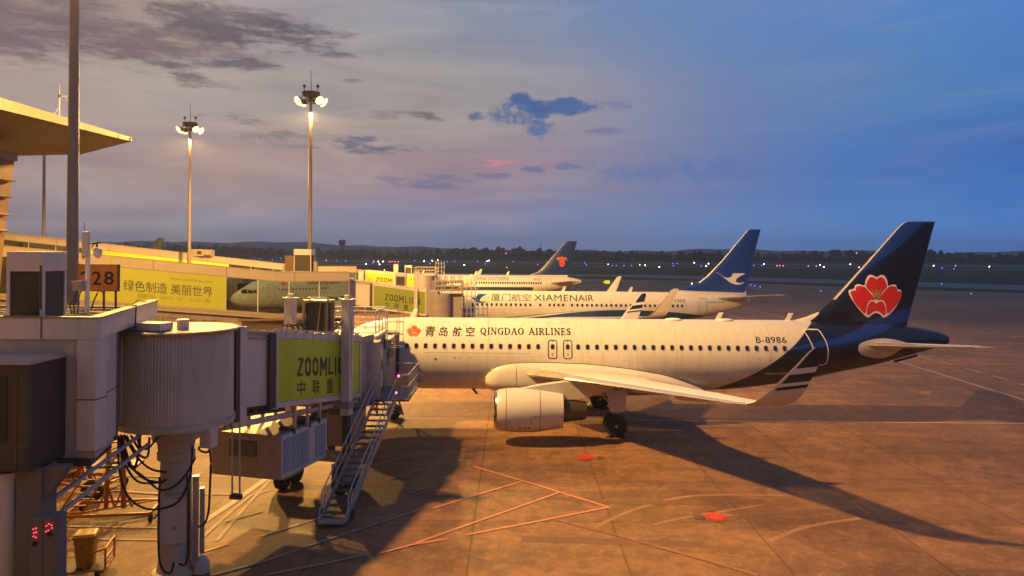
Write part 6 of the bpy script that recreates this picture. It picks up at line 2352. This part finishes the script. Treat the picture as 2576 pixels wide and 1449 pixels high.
mb.prism([(XL, Y0 + .2, 7.72), (X0 - .2, Y0 + .2, 7.72), (X1 - .2, Y1 - .2, 7.72), (XL, Y1 - .2, 7.72)], (0, 0, .06))
mb.build('roof_deck', M_membrane, bc, origin=B0)
mb = MB()
rr_ = random.Random(3)
for k in range(15):
    y_ = Y0 + .55 + k * .37
    x_ = XL + rr_.uniform(0, 2)
    while x_ < fw(y_) - .5:
        L_ = rr_.uniform(1.0, 3.2)
        xe = min(x_ + L_, fw(y_) - .35)
        z_ = 7.79 + rr_.uniform(0, .06)
        mb.bar((x_, y_ + rr_.uniform(-.06, .06), z_ + .05), (xe, y_ + rr_.uniform(-.08, .08), z_ + .05), rr_.uniform(.05, .15), .07)
        x_ += L_ + rr_.uniform(.1, .7)
mb.build('roof_batten', M_cream, bc, origin=B0)
mb = MB()
for pts in ([(-11.9, 24.0, 7.8), (-11.4, 23.0, 8.0), (-10.8, 21.9, 8.19), (fw(21.8) + .03, 21.85, 8.18), (fw(21.7) + .04, 21.75, 7.95), (fw(21.6) + .05, 21.65, 7.45)],
            [(-12.2, 23.6, 7.85), (-11.5, 22.6, 7.95), (-10.9, 21.75, 8.19), (fw(21.6) + .03, 21.7, 8.18), (fw(21.5) + .05, 21.6, 7.9), (fw(21.4) + .05, 21.5, 7.45)],
            [(-12.6, 24.0, 7.85), (-12.0, 24.2, 8.0), (-11.7, 24.1, 8.22), (-11.5, 23.8, 8.2), (-11.2, 23.5, 8.17)], [(-13.2, 23.2, 7.83), (-12.7, 23.1, 8.0), (-12.4, 23.2, 8.02), (-12.2, 23.3, 7.83)]):
    mb.tube(pts, .013, 6)
mb.build('roof_cable', M_dark, bc, origin=B0)
# lower windowed lean-to in front, its deep shade put into the dark colour
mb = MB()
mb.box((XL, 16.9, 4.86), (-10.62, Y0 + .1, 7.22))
mb.build('lean_to', mat('shade_toned_cladding', (0.060, 0.048, 0.040), 0.6, dirt=0.4, dscale=0.8), bc, origin=B0)
mb = MB()
mb.box((XL, 16.82, 7.22), (-10.55, Y0, 7.29))
mb.build('lean_to_roof', mat('pinkish_flashing', (.5, .36, .33), .5), bc, origin=B0)
mb = MB()
for k in range(7):
    mb.box((-10.63, 16.95 + k * .2, 4.9), (-10.612, 16.965 + k * .2, 7.2))
for k in range(6):
    mb.box((-10.9 - k * .9, 16.885, 4.9), (-10.88 - k * .9, 16.9, 7.2))
mb.box((XL, 16.885, 5.4), (-10.612, 16.9, 5.43))
mb.build('lean_to_joint', M_seam, bc, origin=B0)
mb = MB()
for k in range(6):
    a_ = -12.9 - k * 2.0
    mb.box((a_, 16.88, 5.5), (a_ + 1.8, 16.9, 6.95))
mb.build('lean_to_window', M_jetglass, bc, origin=B0)
mb = MB()
mb.prism([(XL, Y0 - .02, 4.62), (X0 - .1, Y0 - .02, 4.62), (fw(19.95) - .1, 19.95, 4.62), (-11.5, 19.95, 4.62), (-12, 22.4, 4.62), (XL, 22.4, 4.62)], (0, 0, .16))
mb.build('floor_slab', M_dark, bc, origin=B0)
# pillars carrying it, with gusset
mb = MB()
mb.box((-11.08, 17.2, 0), (-10.52, 17.8, 4.86))
mb.prism([(-11.05, 17.3, 4.86), (-10.0, 17.3, 4.86), (-10.5, 17.3, 4.1), (-10.95, 17.3, 4.0)], (0, .3, 0))
mb.build('pillar', M_under, bc, origin=B0)
mb = MB()
mb.lathe((-11.34, 17.3, 0), (0, 0, 1), [(0, .2), (4.62, .2), (4.63, .26), (4.75, .26)], 24)
mb.build('drain_column', M_light, bc, origin=B0, smooth=True)
mb = MB()
for (a, b) in ((at(88, 1288, 17.6), at(352, 1095, 21.8)), (at(133, 1305, 17.8), at(372, 1118, 21.9))):
    mb.tube([a, b], .055, 10)
mb.build('diagonal_brace', M_galv, bc, origin=B0)
# drooping service hoses between the corridor and the drum pedestal
hoses = [[(300, 1098, 21.6), (312, 1160, 21.8), (345, 1210, 22.1), (395, 1214, 22.6), (420, 1206, 22.9)], [(306, 1098, 21.6), (330, 1170, 21.8), (365, 1205, 22.2), (410, 1214, 22.8)],
         [(298, 1098, 21.5), (300, 1180, 21.6), (320, 1245, 21.9), (360, 1277, 22.2), (405, 1280, 22.5), (450, 1260, 22.6), (478, 1200, 22.7), (484, 1120, 22.8)], [(312, 1096, 21.6), (345, 1150, 22.0), (380, 1180, 22.4), (420, 1188, 22.9)],
         [(318, 1096, 21.6), (340, 1135, 21.9), (370, 1150, 22.2), (376, 1100, 22.4)], [(330, 1096, 21.7), (350, 1128, 22.0), (352, 1096, 22.2)], [(344, 1094, 21.8), (352, 1122, 22.0), (372, 1128, 22.3), (398, 1098, 22.5)],
         [(304, 1096, 21.5), (318, 1150, 21.6), (338, 1180, 21.9), (352, 1120, 22.1)], [(296, 1096, 21.4), (310, 1138, 21.6), (326, 1172, 21.7), (362, 1200, 22.1), (402, 1232, 22.5), (440, 1222, 22.7), (470, 1190, 22.75), (492, 1150, 22.8)],
         [(527, 1120, 22.6), (530, 1160, 22.6), (528, 1230, 22.6), (524, 1290, 22.6), (512, 1320, 22.6), (498, 1325, 22.6)], [(508, 1118, 22.6), (500, 1130, 22.7), (520, 1138, 22.7), (534, 1122, 22.7)],
         [(402, 1200, 22.4), (399, 1300, 22.4), (400, 1400, 22.3), (412, 1436, 22.2), (430, 1440, 22.2), (437, 1415, 22.2)], [(470, 1195, 22.6), (474, 1260, 22.6), (473, 1380, 22.3), (466, 1420, 22.2), (450, 1418, 22.2)]]
for pts in hoses:
    q3 = [at(*p_) for p_ in pts]
    fine = []
    for i in range(len(q3) - 1):
        p_ = [q3[max(i - 1, 0)], q3[i], q3[i + 1], q3[min(i + 2, len(q3) - 1)]]
        for s_ in range(5):
            u = s_ / 5
            fine.append(.5 * (2 * p_[1] + (p_[2] - p_[0]) * u + (2 * p_[0] - 5 * p_[1] + 4 * p_[2] - p_[3]) * u * u + (3 * p_[1] - p_[0] - 3 * p_[2] + p_[3]) * u ** 3))
    fine.append(q3[-1])
    mb = MB()
    mb.tube([L1_(p_) for p_ in fine], .032, 8)
    mb.build('service_hose', M_black, jb1, smooth=True)

# control cabinets with red indicator lamps
cb = thing('control_cabinets', 'grey twin control cabinet with red indicator lamps against the dark pillar', 'control cabinet', (-10.4, 16.9, 0))
p0, p1 = at(76, 1302, 16.7), at(139, 1302, 16.7)
for k, (a, b) in enumerate(((p0.x, p0.x + .27), (p0.x + .28, p1.x))):
    mb = MB()
    mb.box((a + 10.4, -.2, 0), (b + 10.4, .25, p0.z))
    mb.build('cabinet_door', M_under, cb, bevel=.012)
for px, py in ((84, 1331), (91, 1329), (86, 1340), (92, 1339), (85, 1349), (91, 1352), (117, 1323), (123, 1318), (130, 1321), (116, 1337), (122, 1334), (131, 1328)):
    q_ = at(px, py, 16.68)
    mb = MB()
    mb.lathe((q_.x + 10.4, q_.y - 16.9, q_.z), (0, -1, 0), [(0, .013), (.015, .013), (.02, .004)], 8)
    mb.build('indicator_lamp', M_red_led, cb)
for px, py in ((87, 1368), (124, 1343)):
    q_ = at(px, py, 16.69)
    mb = MB()
    mb.lathe((q_.x + 10.4, q_.y - 16.9, q_.z), (0, -1, 0), [(0, .055), (.02, .055), (.02, .035), (.05, .03), (.05, .005)], 14)
    mb.build('rotary_switch', M_black, cb)

# roof air unit, number sign, camera pole
p0, p1 = at(15, 783, 18.75), at(98, 783, 18.75)
grille_unit('grey cabinet with dark grilles and light posts standing on the corridor roof', ((p0.x + p1.x) / 2 + .05, 19.25, 8.12 - .34 + .06), p1.x - p0.x + .1, 1.0, 1.86)
mb = MB()
mb.box((p1.x + .03, 18.735, 8.3), (p1.x + .06, 18.745, 9.36))
for k in range(20):
    z_ = 8.32 + k * .052
    mb.box((p1.x + .02, 18.72, z_), (p1.x + .07, 18.735, z_ + .026))
o = mb.build('cable_ladder', M_dark, origin=(p1.x, 18.72, 8.0))
tag(o, 'short perforated cable ladder on the corner of the grey roof cabinet', 'cable ladder')
sd = 23.9
s0, s1 = at(194, 732, sd), at(297, 665, sd)
sn = thing('stand_number_sign', 'orange stand sign with black number on legs over the corridor roof', 'sign', ((s0.x + s1.x) / 2, sd, 7.78))
hw_, zb_, zt_ = (s1.x - s0.x) / 2, s0.z - 7.78 - .005, s1.z - 7.78
mb = MB()
mb.box((-hw_, 0, zb_), (hw_, .14, zt_))
mb.build('sign_case', M_brown, sn, bevel=.01)
mb = MB()
mb.box((-hw_ + .025, -.012, zb_ + .025), (hw_ - .025, .0, zt_ - .025))
mb.build('sign_face', M_signorange, sn)
for ch, a, b in (('2', 203, 228), ('2', 232.5, 255.5), ('8', 262.5, 287)):
    q_ = at(a, 716.5, sd)
    w_ = (b - a) / 1930 * sd
    lettering('sign_number', M_black, sn, ch, (q_.x - (s0.x + s1.x) / 2, -.022, q_.z - 7.78), (1, 0, 0), (0, 0, 1), w_, 34.0 / 1930 * sd, .012)
for px in (259, 289):
    q_ = at(px, 740, sd)
    mb = MB()
    mb.box((q_.x - (s0.x + s1.x) / 2 - .025, .03, 0), (q_.x - (s0.x + s1.x) / 2 + .025, .08, zb_ + .01))
    mb.build('leg', M_dark, sn)
mb = MB()
q_, r_ = at(243, 738, sd), at(228, 764, sd - .6)
mb.tube([(q_.x - sn.location.x, .05, q_.z - 7.78), (q_.x - sn.location.x - .03, -.1, q_.z - 8.0), (r_.x - sn.location.x, -.6, .04)], .022, 6)
mb.tube([at(246, 735, sd) - sn.location, at(250, 729, sd) - sn.location + Vector((0, -.03, 0)), at(258, 736, sd) - sn.location], .016, 6)
mb.build('sign_cable', M_black, sn)

pd = 22.6
p0 = at(218.5, 770, pd)
cp = thing('camera_pole', 'thin white pole with panel aerial and hanging camera in front of the number sign', 'camera pole', (p0.x, pd, 7.78))
O = cp.location
mb = MB()
mb.tube([(0, 0, 0), (.02, 0, at(221, 640, pd).z - 7.78)], .065, 12)
mb.build('pole', M_white, cp, smooth=True)
a, b = at(213, 645, pd), at(229, 583, pd)
mb = MB()
mb.box((a.x - O.x, -.16, a.z - O.z), (b.x - O.x, -.02, b.z - O.z))
mb.build('panel_aerial', M_light, cp, bevel=.02)
mb = MB()
q_ = at(215.5, 583, pd)
mb.tube([(q_.x - O.x, -.08, q_.z - O.z - .1), (q_.x - O.x, -.08, q_.z - O.z + .28)], .008, 5)
a, b = at(206, 645, pd), at(222, 641, pd)
mb.bar(a - O, b - O, .05, .05)
mb.bar(at(208, 650, pd) - O, at(220, 642, pd) - O, .03, .03)
a, b = at(229, 614, pd), at(253, 610, pd)
mb.bar(a - O, b - O, .05, .04)
mb.bar(at(230, 622, pd) - O, at(240, 612, pd) - O, .025, .025)
mb.bar(at(244, 612, pd) - O, at(244, 622, pd) - O, .04, .04)
mb.build('bracket', M_dark, cp)
c = at(246, 637, pd) - O
mb = MB()
mb.lathe((c.x, c.y, c.z - .15), (0, 0, 1), [(0, .01), (.03, .07), (.08, .105), (.15, .12), (.2, .12), (.21, .13), (.25, .12), (.3, .08), (.31, .03)], 20)
mb.build('dome_camera', M_white, cp, smooth=True)
a, b = at(190, 731, pd - .15), at(214, 709, pd - .15)
mb = MB()
mb.box((a.x - O.x, -.32, a.z - O.z), (b.x - O.x, -.1, b.z - O.z))
mb.build('equipment_box', M_tan, cp, bevel=.012)
mb = MB()
mb.prism([(a.x - O.x - .02, -.36, b.z - O.z), (b.x - O.x + .05, -.36, b.z - O.z + .03), (b.x - O.x + .05, -.36, b.z - O.z + .06), (a.x - O.x - .02, -.36, b.z - O.z + .03)], (0, .3, 0))
mb.build('box_lid', M_white, cp)
mb = MB()
for dx in (0, .06, .13):
    mb.tube([(a.x - O.x + .05 + dx, -.2, a.z - O.z), (a.x - O.x + .02 + dx, -.25, a.z - O.z - .22), (a.x - O.x - .05 + dx * 2, -.35, a.z - O.z - .4), (a.x - O.x + .05 + dx, -.4, .05)], .02, 6)
mb.build('box_cable', M_dark, cp)

# ------------------------------------------------------------------ ground equipment under the corridor


def castor(parent, c, r=.13):
    w_ = MB()
    w_.lathe((c[0] - .04, c[1], c[2] + r), (1, 0, 0), [(0, .03), (0, r), (.08, r), (.08, .03)], 16)
    return w_.build('castor', M_tyre, parent)


def orange_stand(label, p, w, dp, h, rz):
    t = thing('maintenance_stand', label, 'maintenance stand', p, rz, 'orange maintenance stands under the corridor')
    mb = MB()
    for sx in (-1, 1):
        mb.bar((sx * w / 2, -dp / 2, .32), (sx * w / 2, dp / 2, .32), .09, .1)
    for sy in (-1, 1):
        mb.bar((-w / 2, sy * dp / 2, .30), (w / 2, sy * dp / 2, .30), .09, .1)
    mb.bar((-w / 2, -dp / 2, .33), (w / 2, dp / 2, .33), .06, .06)
    mb.build('base_frame', M_orange, t)
    mb = MB()
    for sx in (-.35, .35):
        mb.bar((sx * w * .3, -.05, .3), (sx * w * .22, 0, h), .13, .13)
        mb.bar((sx * w * .3 - .3, -.05, .32), (sx * w * .25, 0, h * .35), .06, .06)
        mb.bar((sx * w * .3 + .3, -.05, .32), (sx * w * .25, 0, h * .35), .06, .06)
    for k in range(6):
        z_ = h * (.3 + .12 * k)
        mb.bar((-w * .12, 0, z_), (w * .12, 0, z_), .05, .05)
        mb.bar((-w * .11, 0, z_), (w * .11, 0, z_ + h * .1), .04, .04)
    mb.build('upright', M_orange, t)
    mb = MB()
    for sx in (-.4, .4):
        mb.bar((sx - w * .45, -dp * .45, .3), (sx * .8 - .1, -.1, h * .85), .06, .06)
    for k in range(8):
        f_ = (k + .5) / 8
        x_ = -w * .45 + (w * .45 - .1) * f_
        mb.bar((x_ - .38, -dp * .45 + dp * .4 * f_, .3 + h * .55 * f_), (x_ + .38, -dp * .45 + dp * .4 * f_, .3 + h * .55 * f_), .09, .04)
    mb.build('ladder', M_orange, t)
    mb = MB()
    mb.box((-w * .3, -.4, h * .62), (w * .3, .4, h * .65))
    mb.build('platform', M_step, t)
    for sx in (-1, 1):
        for sy in (-1, 1):
            castor(t, (sx * w / 2, sy * dp / 2, 0), .15)
    return t


orange_stand('orange wheeled access stand with ladder nearer the yellow bin', gnd(290, 1298), 2.9, 1.6, 3.0, .15)
orange_stand('orange wheeled access stand standing farther back behind the hoses', gnd(215, 1225), 2.6, 1.5, 2.7, -.3)
sp = thing('wheel_stand', 'spare wheel with a pale hub parked on the ground by the orange stands', 'wheel', gnd(232, 1262))
w_ = MB()
w_.lathe((0, -.12, .42), (0, 1, 0), [(0, .2), (0, .36), (.04, .42), (.2, .42), (.24, .36), (.24, .2)], 24)
w_.build('tyre', M_tyre, sp, smooth=True)
w_ = MB()
w_.lathe((0, -.12, .42), (0, 1, 0), [(.02, .2), (-.02, .16), (0, .02)], 12)
w_.build('hub', M_white, sp, smooth=True)

bp_ = gnd(220, 1452)
ct = thing('tool_cart', 'rusty flat cart with a tubular end rail under the yellow bin', 'cart', (bp_.x - .1, bp_.y + .1, 0), .25)
mb = MB()
mb.box((-1.2, -.5, .30), (.62, .5, .36))
mb.build('deck', M_under, ct)
mb = MB()
for (a, b) in (((-1.25, -.52, .33), (.65, -.52, .33)), ((-1.25, .52, .33), (.65, .52, .33)), ((-1.25, -.52, .33), (-1.25, .52, .33)), ((.65, -.52, .33), (.65, .52, .33)),
               ((.65, -.52, .33), (.65, -.52, .95)), ((.65, .52, .33), (.65, .52, .95)), ((.65, -.52, .95), (.65, .52, .95)), ((.65, -.52, .65), (.65, .52, .65)), ((.1, -.52, .33), (.1, -.52, .8)), ((.1, -.52, .8), (.65, -.52, .95))):
    mb.bar(a, b, .05, .05)
mb.build('rail', M_orange, ct)
for sx in (-1.0, .4):
    for sy in (-.42, .42):
        castor(ct, (sx, sy, 0), .15)
bn = thing('wheelie_bin', 'yellow lidded bin standing on the rusty cart', 'bin', (bp_.x - .05, bp_.y, .37), .25)
mb = MB()
rings = []
for z_, s_ in ((0, .78), (.05, .8), (.42, .92), (.44, .97), (.46, .93), (.88, 1.06)):
    rings.append([Vector((x_ * .27 * s_, y_ * .27 * s_, z_)) for x_, y_ in ((-1, -.8), (-.8, -1), (.8, -1), (1, -.8), (1, .8), (.8, 1), (-.8, 1), (-1, .8))])
mb.loft(rings)
mb.build('bin_body', M_binyel, bn)
mb = MB()
rings = []
for z_, s_ in ((.88, 1.16), (.93, 1.16), (.95, 1.08), (.98, 1.04), (1.0, .9)):
    rings.append([Vector((x_ * .27 * s_, y_ * .27 * s_, z_)) for x_, y_ in ((-1, -.85), (-.85, -1), (.85, -1), (1, -.85), (1, .85), (.85, 1), (-.85, 1), (-1, .85))])
mb.loft(rings)
mb.build('bin_lid', M_binyel, bn)
mb = MB()
mb.add([(-.14, -.262, .58), (.02, -.262, .58), (.02, -.27, .74), (-.14, -.27, .74)], [(0, 1, 2, 3)])
mb.build('bin_sticker', mat('green_sticker', (.03, .12, .05), .5), bn)

# baggage dollies below the yellow advert walkway
dol = None
for k in range(6):
    q_ = gnd(478 + k * 24, 809 - k * .6)
    lb = 'row of low empty baggage dollies parked below the yellow advert walkway'
    if dol is None:
        dol = thing('baggage_dolly', 'low empty baggage dolly in the row below the yellow advert walkway', 'baggage dolly', (q_.x, q_.y, 0), .4, 'baggage dollies under the walkway')
        mb = MB()
        mb.box((-1.1, -.7, .5), (1.1, .7, .58))
        for x_ in (-1.05, -.35, .35, 1.05):
            mb.bar((x_, -.7, .58), (x_, -.7, 1.15), .06, .06)
            mb.bar((x_, .7, .58), (x_, .7, 1.15), .06, .06)
        mb.bar((-1.1, -.7, 1.15), (1.1, -.7, 1.15), .06, .06)
        mb.bar((-1.1, .7, 1.15), (1.1, .7, 1.15), .06, .06)
        mb.build('frame', M_brown, dol)
        for sx in (-.75, .75):
            for sy in (-.55, .55):
                castor(dol, (sx, sy, 0), .24)
    else:
        r_ = dol.copy()
        COL.objects.link(r_)
        r_.location = (q_.x, q_.y, 0)
        for ch in list(dol.children):
            c_ = ch.copy()
            COL.objects.link(c_)
            c_.parent = r_

# ------------------------------------------------------------------ unseen terminal front behind the camera, added to block sky light
tf = thing('terminal_concourse', 'unseen long terminal concourse with a flat roof facing the parked airliners', 'terminal building', (0, -2, 0))
mb = MB()
mb.box((-120, -30, 0), (90, -1.2, 11.6))
mb.build('wall', M_under, tf, origin=(0, -2, 0))
mb = MB()
mb.box((-120, -34, 11.6), (92, -.4, 12.1))
mb.build('roof', M_fascia, tf, origin=(0, -2, 0))

# ------------------------------------------------------------------ evening haze over the airfield
HAZE = 0.0002
if HAZE > 0:
    mb = MB()
    mb.box((-3200, -150, -1.2), (3200, 3600, 75))
    hz = mb.build('haze', [])
    hm = bpy.data.materials.new('evening_haze')
    hm.use_nodes = True
    ht = hm.node_tree
    for nd in list(ht.nodes):
        ht.nodes.remove(nd)
    vv = ht.nodes.new('ShaderNodeVolumePrincipled')
    vv.inputs['Color'].default_value = (.74, .86, 1.0, 1)
    vv.inputs['Density'].default_value = HAZE
    ou = ht.nodes.new('ShaderNodeOutputMaterial')
    ht.links.new(vv.outputs[0], ou.inputs['Volume'])
    hz.data.materials.append(hm)
    tag(hz, kind='stuff')
